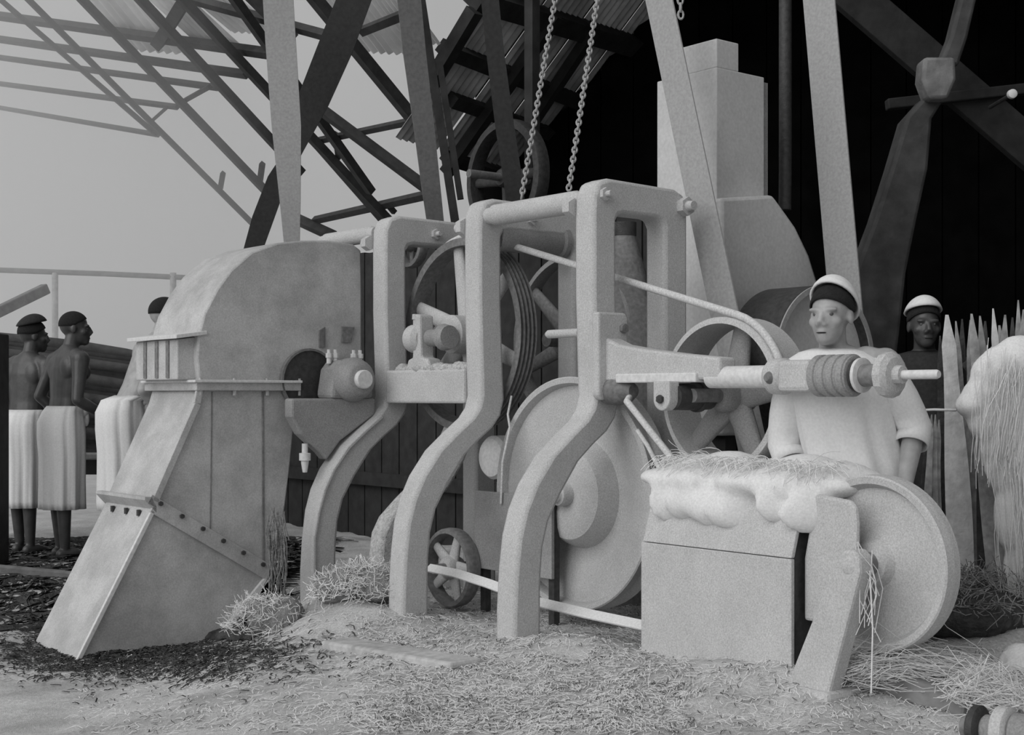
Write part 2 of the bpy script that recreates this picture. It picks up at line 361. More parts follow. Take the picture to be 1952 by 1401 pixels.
# main bearing of the drum shaft
mbz = thing('shaft_bearing', M(-1.75, .28, 1.08), 'round capped bearing block with cap bolts beside the sheet metal drum casing', 'bearing')
MB().prism([(.16,1.083),(.42,1.083),(.42,1.12),(.40,1.24),(.36,1.29),(.22,1.29),(.18,1.24),(.16,1.12)], -1.86, -1.70).build('pillow_block', 'grey_casting', mbz, bevel=.02)
MB().lathe((-1.74, .29, 1.185), 'p', [(0,.115),(.05,.118),(.09,.105),(.12,.085),(.13,.07)], n=32).build('bearing_cap', 'grey_casting', mbz, smooth=35)
MB().lathe((-1.70, .29, 1.185), 'p', [(0,.05),(.115,.05),(.12,.045)], n=24).build('shaft_end', 'bright_metal', mbz, smooth=35)
for qq in (.19, .23, .345, .385):
    b_ = MB().lathe((-1.78, qq, 1.27), 'z', [(0,.013),(.03,.013),(.031,.018),(.055,.018),(.056,.01),(.075,.01)], n=8).build('cap_bolt', 'bright_metal', mbz)
# ------------------------------------------------------------------ drum casing of sheet metal with its discharge chute
PF, PB = -1.9, -2.46
dc = thing('drum_casing', M(-2.2, -.45, gh(*M(-2.2, -.45).xy)), 'tall grey sheet metal drum casing with sloping discharge chute', 'drum casing')
up = [(-.499,1.17),(-.512,1.29),(-.505,1.40),(-.47,1.52),(-.40,1.645),(-.323,1.745),(-.202,1.847),(-.05,1.905),(.10,1.928),(.26,1.94),(.42,1.93),(.47,1.90),(.475,1.70),(.475,1.45),(.475,1.17)]
MB().prism(up, PF, PB).build('hood', 'sheet_metal', dc, smooth=30, bevel=.01)
MB().prism([(-.53,1.125),(.075,1.125),(.075,1.17),(-.53,1.17)], PF+.03, PB-.03).build('flange', 'sheet_metal', dc, bevel=.004)
MB().prism([(-.545,1.166),(.075,1.166),(.075,1.18),(-.545,1.18)], PF+.045, PB-.045).build('flange_lip', 'bright_metal', dc, bevel=.003)
low = [(-.499,1.13),(-.52,1.06),(-.754,.565),(-.11,.171),(-.02,.42),(.02,.70),(.05,.95),(.06,1.13)]
lb_ = MB().prism(low, PF, PB).build('lower_body', 'sheet_metal', dc, bevel=.008)
ch = [(-.754,.545),(-.105,.155),(-.47,-.22),(-1.17,-.22)]
cs = MB().prism(ch, PF, PB).build('discharge_chute', 'sheet_metal', dc, bevel=.006)
# flange strips and bolts round the joint, corner angle irons
def face_bar(a, b, w, t, nm, m_, par, e0=PF, e1=PF+.02):
    a, b = Vector((0, *a)), Vector((0, *b)); d = (b-a).normalized(); n_ = Vector((0, -d.z, d.y)) * w/2
    pts = [(v.y, v.z) for v in (a-n_, b-n_, b+n_, a+n_)]
    return MB().prism(pts, e0, e1).build(nm, m_, par, bevel=.003)
face_bar((-.775,.59), (-.10,.185), .05, .02, 'joint_flange', 'sheet_metal', dc)
face_bar((-.765,.54), (-.10,.14), .035, .02, 'joint_flange', 'sheet_metal', dc)
MB().strip([(-.80,.585),(-.80,.60),(-.765,.60)], [(-.74,.52),(-.74,.535),(-.74,.55)], PF+.02, PB-.03).build('joint_flange', 'sheet_metal', dc)
face_bar((-.515,1.06), (-.745,.575), .035, .02, 'corner_iron', 'sheet_metal', dc)
face_bar((-.505,1.13), (-.518,1.06), .035, .02, 'corner_iron', 'sheet_metal', dc)
face_bar((-.755,.53), (-1.165,-.22), .022, .02, 'corner_iron', 'bright_metal', dc)
face_bar((-.115,.15), (-.47,-.21), .03, .02, 'corner_iron', 'bright_metal', dc)
face_bar((-.14,1.12), (-.135,.20), .012, .02, 'seam_strip', 'mid_iron', lb_, PF, PF+.006)
face_bar((-.43,1.12), (-.44,.40), .006, .02, 'seam_strip', 'mid_iron', lb_, PF, PF+.005)
for k in range(6):
    t = k / 5; qq, zz = -.72 + .57*t, .565 - .345*t
    b_ = MB(); hexnut(b_, (PF+.02, qq, zz), 'p', .012, .014); b_.build('bolt', 'dark_iron', dc)
for pp in (-2.0, -2.15, -2.32):
    b_ = MB().lathe((pp, -.78, .50), 'z', [(0,.012),(.03,.012)], n=6).build('bolt', 'dark_iron', dc)
for k in range(4):
    b_ = MB().lathe((PF+.015, -.50+.19*k, 1.10), 'z', [(0,.010),(.09,.010)], n=6).build('bolt', 'sheet_metal', dc)
# vent box on the curved strip, access plates on the hood, shaft hole disc
vb = MB().prism([(-.60,1.18),(-.60,1.385),(-.48,1.40),(-.48,1.18)], PF-.04, PB+.02).build('vent_box', 'sheet_metal', dc, bevel=.006)
MB().prism([(-.63,1.385),(-.63,1.405),(-.46,1.43),(-.46,1.41)], PF+.01, PB-.03).build('vent_lid', 'bright_metal', vb, bevel=.003)
for pp in (-2.03, -2.16, -2.3):
    MB().prism([(-.606,1.19),(-.606,1.38),(-.598,1.38),(-.598,1.19)], pp, pp-.035).build('vent_slat', 'mid_iron', vb)
MB().prism([(.20,1.36),(.20,1.45),(.235,1.47),(.235,1.36)], PF, PF+.012).build('patch_plate', 'mid_iron', dc)
MB().prism([(.34,1.39),(.34,1.475),(.42,1.475),(.40,1.39)], PF, PF+.012).build('patch_plate', 'mid_iron', dc)
MB().lathe((PF-.01, .13, 1.18), 'p', [(0,.16),(.03,.16)], n=32).build('hole_shade_disc', 'dark_iron', dc, smooth=35)  # dark disc stands in for the shaded shaft hole
MB().lathe((PF-.01, .13, 1.18), 'p', [(0,.16),(.04,.16),(.04,.172),(0,.172)], n=32, closed=True).build('opening_ring', 'mid_iron', dc, smooth=35)

# ------------------------------------------------------------------ wheels
def spoked(name, c, r, w, hub_r, hub_l, nsp, label, m_rim, m_sp, rim_t=.04, grooves=0, rot=0.0, spoke_w=.055, axle=.2, cat='pulley', taper=True):
    p, q, z = c
    root = thing(name, M(p, q, z - r), label, cat)
    if grooves:
        prof = [(0, r-rim_t), (0, r)]
        for g in range(grooves):
            a = w*(g+.12)/grooves; b = w*(g+.5)/grooves; e = w*(g+.88)/grooves
            prof += [(a, r), (b-.006, r-.022), (b+.006, r-.022), (e, r)]
        prof += [(w, r), (w, r-rim_t)]
    else: prof = [(0, r-rim_t*.8), (.004, r-.004), (.01, r), (w*.5, r+.004), (w-.01, r), (w, r-rim_t*.8), (w*.5, r-rim_t)]
    MB().lathe((p, q, z), 'q', prof, n=72, closed=True).build('rim', m_rim, root, smooth=35)
    MB().lathe((p, q + w/2 - hub_l/2, z), 'q', [(0, hub_r*.8), (.02, hub_r), (hub_l-.02, hub_r), (hub_l, hub_r*.8)], n=28).build('hub', m_sp, root, smooth=35)
    for k in range(nsp):
        a = rot + 2*math.pi*k/nsp; d = Vector((math.cos(a), 0, math.sin(a))); t = Vector((-math.sin(a), 0, math.cos(a)))
        n = 12; vs = []; fs = []
        rings = [(hub_r*.7, spoke_w*(.75 if taper else .5)), (r-rim_t*.6, spoke_w*.5)]
        for rr, hw in rings:
            for j in range(n):
                b = 2*math.pi*j/n; vs.append(Vector((p, q + w/2, z)) + d*rr + t*(hw*math.cos(b)) + Vector((0, hw*.55*math.sin(b), 0)))
        for j in range(n): fs.append((j, (j+1) % n, n+(j+1) % n, n+j))
        MB().add(vs, fs).build('spoke', m_sp, root, smooth=60)
    if axle: MB().lathe((p, q + w/2 - axle, z), 'q', [(0, hub_r*.42), (2*axle, hub_r*.42)], n=20).build('axle', 'mid_iron', root, smooth=35)
    return root
spoked('rope_wheel', (-1.255, .665, 1.42), .505, .105, .10, .26, 6, 'large grooved rope wheel with six spokes between the frame posts', 'mid_iron', 'pale_casting', grooves=4, rot=R(100), spoke_w=.075, cat='wheel')
spoked('rope_wheel', (-1.12, 1.30, 1.40), .48, .09, .09, .2, 6, 'second spoked wheel standing behind the grooved rope wheel', 'grey_casting', 'mid_iron', rot=R(20), spoke_w=.07, cat='wheel')
spoked('belt_pulley', (p_of(1374, .72), .70, 1.10), .335, .21, .07, .2, 5, 'wide pale belt pulley beside the right arm, with a rope over its rim', 'pale_casting', 'grey_casting', rim_t=.035, rot=R(80), spoke_w=.09, axle=.26)
sp = toM(at(776, 440, 8.3))
spoked('belt_pulley', (sp.x, sp.y, 2.0), .135, .07, .04, .1, 4, 'small pulley peeping over the far frame beam', 'mid_iron', 'mid_iron', rim_t=.03, spoke_w=.03, axle=.12)
sp = toM(at(850, 1020, 7.1))
spoked('belt_pulley', (sp.x, sp.y, gh(*at(850, 1020, 7.1).xy) + .21), .20, .08, .06, .1, 5, 'small low belt pulley behind the middle leg near the floor', 'mid_iron', 'pale_casting', rim_t=.03, spoke_w=.05, axle=.12)

def dished(name, c, r, w, label, prof, m_='pale_casting', hub=None, groove=.02):
    p, q, z = c; root = thing(name, M(p, q, z - r), label, 'wheel')
    MB().lathe((p, q, z), 'q', prof, n=80).build('disc', m_, root, smooth=30)
    MB().lathe((p, q, z), 'q', [(-.012, r-.03), (-.016, r-.006), (-.01, r), (w*.35, r-groove*.4), (w*.5, r-groove), (w*.65, r-groove*.4), (w+.006, r), (w+.012, r-.03), (w*.5, r-.05)], n=80, closed=True).build('rim', m_, root, smooth=35)
    for (t0, t1_, rr, mm) in hub: MB().lathe((p, q, z), 'q', [(t0, rr*.92), (t0+.01, rr), (t1_, rr)], n=28).build('hub', mm, root, smooth=35)
    return root
dished('dished_flywheel', (-.375, .665, .635), .555, .11, 'big dished flywheel with raised centre behind the nearest S-curved leg',
       [(-.03,.05),(-.045,.10),(-.04,.17),(-.025,.215),(.02,.245),(.065,.262),(.07,.285),(.055,.34),(.035,.42),(.03,.48),(.03,.53),(.10,.53),(.10,.05)], hub=[(-.09, .1, .055, 'pale_casting'), (-.16, -.02, .035, 'bright_metal'), (-.161, -.155, .022, 'dark_iron')])
dished('dished_flywheel', (1.495, .46, .495), .318, .06, 'dished pale wheel at the end of the guard box behind the slanting strut',
       [(-.03,.03),(-.02,.07),(.012,.09),(.028,.13),(.026,.20),(.022,.26),(.028,.29),(.05,.29),(.05,.03)], hub=[(-.08, .06, .045, 'mid_iron')], groove=-.002)

# back drum with its belt running up to the overhead shaft
bd = thing('belt_drum', M(.2, 1.67, .89), 'dark broad belt drum standing behind the man in the white tunic', 'drum')
MB().lathe((.02, 1.67, 1.26), 'p', [(0,.36),(.01,.37),(.30,.37),(.31,.36),(.31,.345),(0,.345)], n=72, closed=True).build('rim', 'dark_iron', bd, smooth=30)
MB().lathe((.25, 1.67, 1.26), 'p', [(0,.346),(.03,.346)], n=72).build('web', 'chute_metal', bd, smooth=30)
MB().lathe((-.1, 1.67, 1.26), 'p', [(0,.04),(.5,.04)], n=20).build('axle', 'mid_iron', bd, smooth=30)
MB().lathe((.331, 1.67, 1.26), 'p', [(0,.346),(0,.372),(.008,.372),(.008,.346)], n=72, closed=True).build('rim_edge', 'pale_belt', bd, smooth=30)
for sgn in (-1,):
    MB().prism([(1.55,-.1),(1.79,-.1),(1.71,1.3),(1.63,1.3)], .2+.26*sgn-.03, .2+.26*sgn+.03).build('trestle', 'dark_timber', bd)

def belt(name, strands, label, m_, group=None):
    root = thing(name, strands[0][0][0], label, 'belt', group)
    for pts, side, w in strands: MB('w').ribbon(pts, side, w, .008).build('strand', m_, root, smooth=60)
    return root
# belt of the back drum: wraps the drum, both strands run up out of sight to the line shaft
rt = M(.19, 2.046, 1.26)
top_l, top_r = at(1244, -60, 6.9), at(1556, -60, 7.3)
foot_l = at(1442, 890, 6.4)
belt('drive_belt', [([top_l.lerp(foot_l, t/8) for t in range(9)], E1, [.17]*9)], 'broad pale drive belt slanting down across the tall chute', 'pale_belt')
belt('drive_belt', [([top_r.lerp(rt, t/8) for t in range(9)] + [M(.19, 1.67 + .376*math.cos(R(x)), 1.26 + .376*math.sin(R(x))) for x in range(-10, -100, -10)], E1, .20)], 'broad grey drive belt running down to the back drum', 'pale_belt')
def flat(px, d0, d1, wpx, label, m_, face=(1, 0, 0)):
    pts = []; ws = []; n = len(px)
    for i, (x, y, w) in enumerate(px):
        d = d0 + (d1-d0)*i/(n-1); pts.append(at(x, y, d)); ws.append(w/F*d)
    root = thing('drive_belt', pts[-1], label, 'belt')
    # smooth the run
    fine = []; fw = []
    for i in range(n-1):
        for k in range(6): t = k/6; fine.append(pts[i].lerp(pts[i+1], t)); fw.append(ws[i]*(1-t)+ws[i+1]*t)
    fine.append(pts[-1]); fw.append(ws[-1])
    MB('w').ribbon(fine, Vector(face), fw, .01).build('strand', m_, root, smooth=60)
    return root
flat([(528,-40,58),(535,80,58),(546,240,56),(553,380,40),(557,480,28)], 8.3, 8.6, 0, 'pale straight drive belt running down behind the drum casing', 'pale_belt')
flat([(690,-40,62),(640,90,66),(598,190,60),(560,290,30),(528,345,38),(500,420,40),(478,490,34)], 8.8, 9.1, 0, 'dark twisted drive belt slanting across behind the pale one', 'dark_belt')
flat([(776,-40,46),(790,100,44),(808,240,40),(822,360,36),(832,440,32)], 8.0, 8.3, 0, 'grey drive belt coming down to the far frame beam', 'mid_belt', (1, .25, 0))
flat([(930,-40,34),(944,100,34),(962,240,36),(978,345,36),(985,410,36)], 8.2, 8.4, 0, 'dark drive belt coming down behind the middle frame post', 'dark_belt')
# belt wheel behind
w_ = toM(at(955, 330, 8.6))
spoked('belt_pulley', (w_.x, w_.y, 2.45), .36, .1, .06, .12, 4, 'dark overhead pulley rim seen behind the dark drive belt', 'dark_iron', 'dark_iron', rim_t=.06, spoke_w=.06, axle=.3)
hg = bpy.data.objects['belt_pulley.003']
MB().box((w_.x-.04, w_.y+.22, 2.40), (w_.x+.04, w_.y+.28, 3.6)).build('hanger', 'dark_timber', hg)

# rope over the grooved wheel and the right pulley
def rope_obj(name, pts, r, label, m_='rope', cat='rope'):
    return tag(MB('w').tube(pts, r, n=10).build(name, m_, None, smooth=60), label, cat)
wc, wr = Vector((-1.255, 1.42)), .52
pc, pr_ = Vector((p_of(1374, .72), 1.10)), .352
def tang(c1, r1, c2, r2, side):
    d = c2 - c1; L_ = d.length; a = math.atan2(d.y, d.x); b = math.acos((r1 - r2)/L_) * side
    n_ = Vector((math.cos(a+b), math.sin(a+b))); return c1 + n_*r1, c2 + n_*r2, a+b
A_, B_, an = tang(wc, wr, pc, pr_, 1)
pts = [M(wc.x + wr*math.cos(an + R(x)), .72, wc.y + wr*math.sin(an + R(x))) for x in range(120, 0, -8)]
pts += [M(A_.x + (B_.x-A_.x)*t/6, .72, A_.y + (B_.y-A_.y)*t/6) for t in range(7)]
pts += [M(pc.x + pr_*math.cos(an - R(x)), .72, pc.y + pr_*math.sin(an - R(x))) for x in range(8, 100, 8)]
rope_obj('drive_rope', pts, .017, 'thick pale rope running from the grooved wheel over the right pulley')
rope_obj('slack_rope', [M(.06, .66, 1.13), at(1195, 765, 6.0), at(1240, 822, 5.9), at(1290, 885, 5.8), at(1320, 930, 5.75)], .015, 'pale rope slanting down behind the near leg to the right pulley')
rope_obj('slack_rope', [at(1215, 820, 6.0), at(1235, 850, 5.95), at(1255, 890, 5.9), at(1285, 925, 5.85)], .010, 'thin loose rope hanging beside the rim of the big flywheel')
rope_obj('slack_rope', [at(975, 755, 6.95), at(968, 790, 6.9), at(972, 815, 6.85), at(958, 880, 6.85), at(955, 960, 6.85)], .006, 'thin rope hanging down behind the middle post beside the grooved wheel')
# low belt along the floor from the small pulley to the guard box
lo = [(815,1082,7.0),(870,1093,6.8),(930,1112,6.62),(1020,1146,6.25),(1120,1170,6.0),(1225,1192,5.8),(1300,1210,5.7)]
tag(MB('w').ribbon([at(x, y, d) for x, y, d in lo], E2*.8 + Vector((0,0,.6)), .05, .008).build('low_belt', 'fibre', None, smooth=60), 'pale flat belt running low under the big flywheel', 'belt')
# chains hanging from above
def chain(a, b, da, db, lk, wire, label):
    A, B = at(*a, da), at(*b, db); L_ = (B-A).length; n = int(L_/(lk*.72)); d = (B-A).normalized(); root = thing('hanging_chain', B, label, 'chain', None)
    x = d.cross(Vector((0, 1, 0))).normalized(); y = d.cross(x)
    for k in range(n):
        c = A + d*(L_*(k+.5)/n); s_ = x if k % 2 else y; ring = []
        for j in range(12):
            t = 2*math.pi*j/12; ring.append(c + d*(lk*.5*math.cos(t)) + s_*(lk*.30*math.sin(t)))
        m = MB('w'); vs = []; fs = []; nr = d.cross(s_)
        for j in range(12):
            o_ = (ring[j]-c).normalized()
            for u in range(5):
                e = 2*math.pi*u/5; vs.append(ring[j] + o_*(wire*math.cos(e)) + nr*(wire*math.sin(e)))
        for j in range(12):
            for u in range(5): fs.append((j*5+u, ((j+1) % 12)*5+u, ((j+1) % 12)*5+(u+1) % 5, j*5+(u+1) % 5))
        m.add(vs, fs).build('link', 'pale_belt', root, smooth=60)
chain((1063,-30), (994,378), 7.0, 6.75, .035, .0056, 'iron chain hanging down to the tie rod beside the dark belt')
chain((1143,-30), (1084,362), 6.9, 6.5, .035, .0056, 'iron chain hanging down near the top of the nearest frame')
chain((1296,-20), (1298,35), 6.6, 6.6, .04, .006, 'short end of chain with a small hook beside the pale belt')

# ------------------------------------------------------------------ spindle with its sleeve and nut
sq, sz = .545, 1.175
P_ = lambda px: p_of(px, sq)
spd = thing('spindle', M(P_(1500), sq, sz-.08), 'horizontal screw spindle with ribbed sleeve and round nut at its end', 'spindle')
MB().lathe((P_(1352), sq, sz), 'p', [(0,.035),(.01,.045),(P_(1472)-P_(1352),.045)], n=28).build('tube', 'bright_metal', spd, smooth=35)
kn = MB().lathe((P_(1470), sq, sz), 'p', [(0,.058),(.015,.07),(.07,.072),(.085,.06)], n=28).build('knuckle', 'pale_casting', spd, smooth=35)
kb = MB(); kb.lathe((P_(1488), sq-.085, sz-.005), 'q', [(0,.014),(.02,.026),(.04,.026)], n=14); kb.build('oil_screw', 'mid_iron', kn)
MB().box((P_(1500), sq-.062, sz-.06), (P_(1562), sq+.062, sz+.062)).build('sleeve_block', 'pale_casting', spd, bevel=.018)
l_ = P_(1632)-P_(1560); prof = [(0,.06),(.004,.078)]
for k in range(4): prof += [(l_*(k+.15)/4,.08),(l_*(k+.75)/4,.08),(l_*(k+.82)/4,.074),(l_*(k+.97)/4,.074)]
MB().lathe((P_(1560), sq, sz), 'p', prof + [(l_,.07)], n=32).build('ribbed_sleeve', 'grey_casting', spd, smooth=35)
MB().lathe((P_(1634), sq, sz), 'p', [(0,.062),(.01,.062)], n=28).build('gap_ring', 'dark_iron', spd, smooth=35)
MB().lathe((P_(1639), sq, sz), 'p', [(0,.055),(.003,.065),(.016,.065),(.019,.055)], n=28).build('collar', 'bright_metal', spd, smooth=35)
MB().lathe((P_(1645), sq, sz), 'p', [(0,.042),(P_(1690)-P_(1645),.040)], n=24).build('neck', 'mid_iron', spd, smooth=35)
MB().lathe((P_(1682), sq, sz), 'p', [(0,.055),(.012,.082),(.045,.085),(.06,.065),(.062,.035),(.09,.033)], n=12).build('round_nut', 'pale_casting', spd, smooth=25)
MB().lathe((P_(1705), sq, sz), 'p', [(0,.017),(P_(1786)-P_(1705),.017),(P_(1790)-P_(1705),.013)], n=16).build('rod_end', 'bright_metal', spd, smooth=35)
# lug and dark axle housing under the arm, carrying the right pulley
lq = .46; lp = p_of(1270, lq)
lug = thing('axle_lug', M(lp, lq, 1.03), 'round-ended lug with dark axle housing hung under the bracket arm', 'bracket')
ag = [R(180 + 180*k/12) for k in range(13)]
MB().prism([(lp-.048,1.16)] + [(lp + .048*math.cos(a), 1.085 + .048*math.sin(a)) for a in ag] + [(lp+.048,1.16)], lq-.03, lq+.03, plane='pz').build('lug_plate', 'pale_casting', lug, bevel=.006)
MB().lathe((lp, lq-.045, 1.085), 'q', [(0,.018),(.02,.018)], n=6).build('lug_bolt', 'dark_iron', lug)
MB().lathe((lp+.015, lq+.02, 1.095), 'q', [(0,.055),(.14,.058),(.142,.066),(.16,.066),(.162,.058),(.22,.055)], n=28).build('axle_housing', 'dark_iron', lug, smooth=35)

# ------------------------------------------------------------------ guard box, extension panel, strut
gb = thing('guard_box', M(.9, .4, .0), 'pale boxed wheel guard with sloping upper panel below the right pulley', 'guard box')
def panel(nm, pq, m_='pale_casting', par=gb, th=.02):
    """sheet panel from four points in machine coordinates, with thickness towards +q"""
    vs = [Vector(v) for v in pq]; back = [v + Vector((0, th, 0)) for v in vs]
    return MB().hexa(vs + back).build(nm, m_, par, bevel=.004)
x0, x1 = .47, 1.255
panel('front_panel', [(x0,.30,-.08),(x1,.30,-.08),(x1,.30,.50),(x0,.30,.50)])
panel('sloped_panel', [(x0+.01,.30,.503),(x1,.30,.503),(x1,.38,.76),(x0+.01,.38,.76)])
panel('top_panel', [(x0+.01,.385,.755),(x1,.385,.755),(x1,.385,.775),(x0+.01,.385,.775)], th=.30)
MB().prism([(.32,-.08),(.32,.50),(.40,.75),(.66,.75),(.66,-.08)], x0, x0+.02).build('end_panel', 'pale_casting', gb)
MB().prism([(.32,-.08),(.32,.50),(.40,.75),(.66,.75),(.66,-.08)], x1-.03, x1-.01).build('end_panel', 'dark_iron', gb)  # dark colour stands in for the shade inside the box end
x2 = 1.50
ep = MB().prism([(x1+.005,.27),(x1+.005,.50),(x1+.055,.74),(x2-.03,.725),(x2-.005,.70),(x2,.64),(x2-.01,.27)], .365, .39, plane='pz').build('extension_panel', 'pale_casting', gb, bevel=.012)
st = thing('slanting_strut', M(1.40, .24, .05), 'slanting pale iron strut with a round boss in front of the dished wheel', 'strut')
sa, sb = Vector((1.395, .24, .02)), Vector((1.585, .24, .515))
dd = (sb-sa).normalized(); nn = Vector((dd.z, 0, -dd.x))
MB().prism([((sa-nn*.095-dd*.05).x, (sa-nn*.095-dd*.05).z), ((sa+nn*.095-dd*.05).x, (sa+nn*.095-dd*.05).z), ((sb+nn*.055).x, (sb+nn*.055).z), ((sb+nn*.035+dd*.045).x, (sb+nn*.035+dd*.045).z), ((sb+dd*.06).x, (sb+dd*.06).z), ((sb-nn*.035+dd*.045).x, (sb-nn*.035+dd*.045).z), ((sb-nn*.055).x, (sb-nn*.055).z)], .20, .28, plane='pz').build('bar', 'pale_casting', st, bevel=.012)
MB().lathe((sb.x, .195, sb.z), 'q', [(0,.022),(.005,.03),(.012,.045),(.03,.047)], n=24).build('boss', 'pale_casting', st, smooth=35)
MB().box((1.30,.16,-.05), (1.53,.36,.07)).build('foot', 'pale_casting', st, bevel=.02)

# ------------------------------------------------------------------ chute, hood and other things behind the machine
cc = at(1366, 300, 6.95); cm = toM(cc)
vc = thing('vertical_chute', M(cm.x-.2, cm.y+.18, 1.0), 'tall pale sheet metal chute with a stepped top above the flared hood', 'chute')
ztop = at(1366, 72, 6.95).z; zmid = at(1420, 132, 7.0).z; zl = at(1366, 195, 6.95).z
MB().box((cm.x-.42, cm.y, 1.0), (cm.x, cm.y+.36, zmid)).build('chute_body', 'chute_metal', vc, bevel=.006)
MB().box((cm.x-.36, cm.y+.005, zmid), (cm.x-.005, cm.y+.17, ztop)).build('chute_top', 'chute_metal', vc, bevel=.006)
MB().box((cm.x-.36, cm.y+.17, zmid), (cm.x-.05, cm.y+.20, ztop-.04)).build('chute_top_edge', 'mid_iron', vc)
MB().box((cm.x-.40, cm.y+.36, 1.9), (cm.x-.02, cm.y+.41, zmid-.02)).build('side_rail', 'grey_casting', vc)
hd = [(cm.y-.02,.0),(cm.y-.02, 2.12)]
hood_poly = [(cm.y-.03,.9),(cm.y-.03,2.08),(cm.y+.36,2.13),(cm.y+.42,2.08),(cm.y+.54,1.98),(cm.y+.65,1.84),(cm.y+.72,1.70),(cm.y+.76,1.55),(cm.y+.78,1.3),(cm.y+.78,.9)]
MB().prism(hood_poly, cm.x+.06, cm.x-.45).build('flared_hood', 'chute_metal', vc, smooth=30, bevel=.02)
for a in ((cm.y+.02, 0), (cm.y+.70, 0)):
    for b in (cm.x, cm.x-.4): MB().box((b-.04, a[0], -.1), (b+.04, a[0]+.08, .92)).build('leg', 'dark_timber', vc)
dp = at(1497, 0, 7.5)
tag(MB('w').tube([at(1497, -30, 7.5), at(1497, 330, 7.5), at(1496, 400, 7.5)], .035, n=12).build('down_pipe', 'dark_iron', None, smooth=60), 'dark pipe running down close beside the chute', 'pipe')
# light upright pipe and dark cylinder seen through the window of the nearest frame
tag(MB('w').tube([at(1247, 420, 6.75), Vector((at(1247, 420, 6.75).x, 6.75, 0.0))], .017, n=12).build('upright_pipe', 'pale_casting', None, smooth=60), 'thin pale upright pipe behind the window of the nearest frame', 'pipe')
fd = at(1190, 560, 7.4)
fn = thing('feed_cone', (fd.x, fd.y, 0), 'grey cone-topped cylinder behind the window of the nearest frame', 'cylinder')
MB('w').lathe((fd.x, fd.y, 0), (0,0,1), [(0,.20),(1.45,.20),(1.5,.19),(1.95,.06)], n=36).build('shell', 'mid_iron', fn, smooth=35)
MB('w').lathe((fd.x, fd.y, 0), (0,0,1), [(1.95,.065),(2.02,.065)], n=20).build('cap', 'dark_iron', fn, smooth=35)
# dark backdrop added for the shade behind the frames, and clutter
pt = thing('shade_backdrop', M(-2.6, 2.3, 0), 'dark boarded backdrop added to fill the shade behind the wheels', 'backdrop')
for k in range(24):
    a = -6.6 + k*.24; zt = 2.22 + .02*random.random()
    MB().box((a, 2.3, -.05), (a+.225, 2.34 + .008*(k % 2), zt)).build('board', 'dark_timber', pt)
MB().box((-6.6, 2.25, .4), (-.85, 2.3, .5)).build('rail', 'dark_timber', pt)
# S-curved inner strut seen between the far legs
zs = .0
MB_ = MB().strip([(.20,-.1),(.20,.30),(.215,.40),(.26,.48),(.36,.57),(.50,.68),(.60,.80),(.68,.95)], [(.33,-.1),(.33,.28),(.345,.36),(.40,.42),(.50,.50),(.64,.62),(.74,.76),(.82,.93)], -1.42, -1.30)
tag(MB_.build('inner_strut', 'fibre_mat', None, smooth=50, bevel=.02), 'pale bent strut standing between the far and middle legs', 'strut')
gp = thing('guard_plate', M(-.62, .62, .2), 'grey rectangular guard plate low between the middle and nearest legs', 'plate')
MB().box((-1.02, .58, .23), (-.42, .60, .62)).build('plate', 'grey_casting', gp, bevel=.004)
MB().lathe((-.62, .58, .45), 'q', [(-.02,.03),(.0,.032)], n=6).build('bolt', 'grey_casting', gp)
for pp in (-1.0, -.47): MB().box((pp, .605, -.1), (pp+.04, .64, .6)).build('post', 'dark_iron', gp)
fr_ = thing('feed_roller', M(p_of(932, .80), .80, .66), 'pale rounded feed roller end between the middle leg and the big flywheel', 'roller')
rz_ = at(932, 882, 6.75).z
MB().lathe((p_of(932, .80), .80, rz_), 'q', [(0,.05),(.01,.10),(.03,.115),(.40,.115)], n=36).build('barrel', 'bright_metal', fr_, smooth=35)
MB().lathe((p_of(932, .80), 1.18, rz_), 'q', [(0,.03),(.2,.03)], n=16).build('journal', 'mid_iron', fr_, smooth=35)
for e_ in (1.22,): MB().box((p_of(932, .80)-.05, e_, -.1), (p_of(932, .80)+.05, e_+.06, rz_+.05)).build('stand', 'dark_iron', fr_)
# bearing stand on the tie beam, clogged with fibre
bs_ = thing('bearing_stand', M(-1.38, .53, 1.235), 'pale bearing stand clogged with fibre on the tie beam', 'bearing')
MB().prism([(-1.50,1.236),(-1.28,1.236),(-1.30,1.29),(-1.36,1.30),(-1.37,1.52),(-1.42,1.53),(-1.44,1.30),(-1.48,1.29)], .49, .58, plane='pz').build('stand', 'pale_casting', bs_, bevel=.012)
MB().lathe((-1.50, .53, 1.40), 'p', [(0,.05),(.02,.075),(.09,.075),(.11,.05)], n=24).build('bearing_body', 'pale_casting', bs_, smooth=35)
MB().lathe((-1.33, .53, 1.40), 'p', [(0,.045),(.10,.045),(.12,.07),(.17,.06)], n=20).build('shaft_boss', 'grey_casting', bs_, smooth=35)
MB().lathe((-1.46, .53, 1.47), 'z', [(0,.016),(.03,.016),(.032,.022),(.06,.02)], n=10).build('oil_cup', 'pale_casting', bs_, smooth=35)
def clump(name, pts, label, m_='fibre_mat', cat='fibre', kind=None, par=None, vox=.012, soft=0):
    """lumpy heap of balls fused by a remesh"""
    m = MB('w')
    for (c, r) in pts: m.ball(c, r, 10, 7)
    o = m.build(name, m_, par, smooth=180)
    rm = o.modifiers.new('remesh', 'REMESH'); rm.mode = 'VOXEL'; rm.voxel_size = vox; rm.use_smooth_shade = True
    if soft: sm = o.modifiers.new('soften', 'SMOOTH'); sm.factor = .5; sm.iterations = soft
    tx = bpy.data.textures.new('lumps', 'CLOUDS'); tx.noise_scale = .03
    dm = o.modifiers.new('lumps', 'DISPLACE'); dm.texture = tx; dm.strength = .018 if not soft else .004
    return tag(o, label, cat, kind=kind)
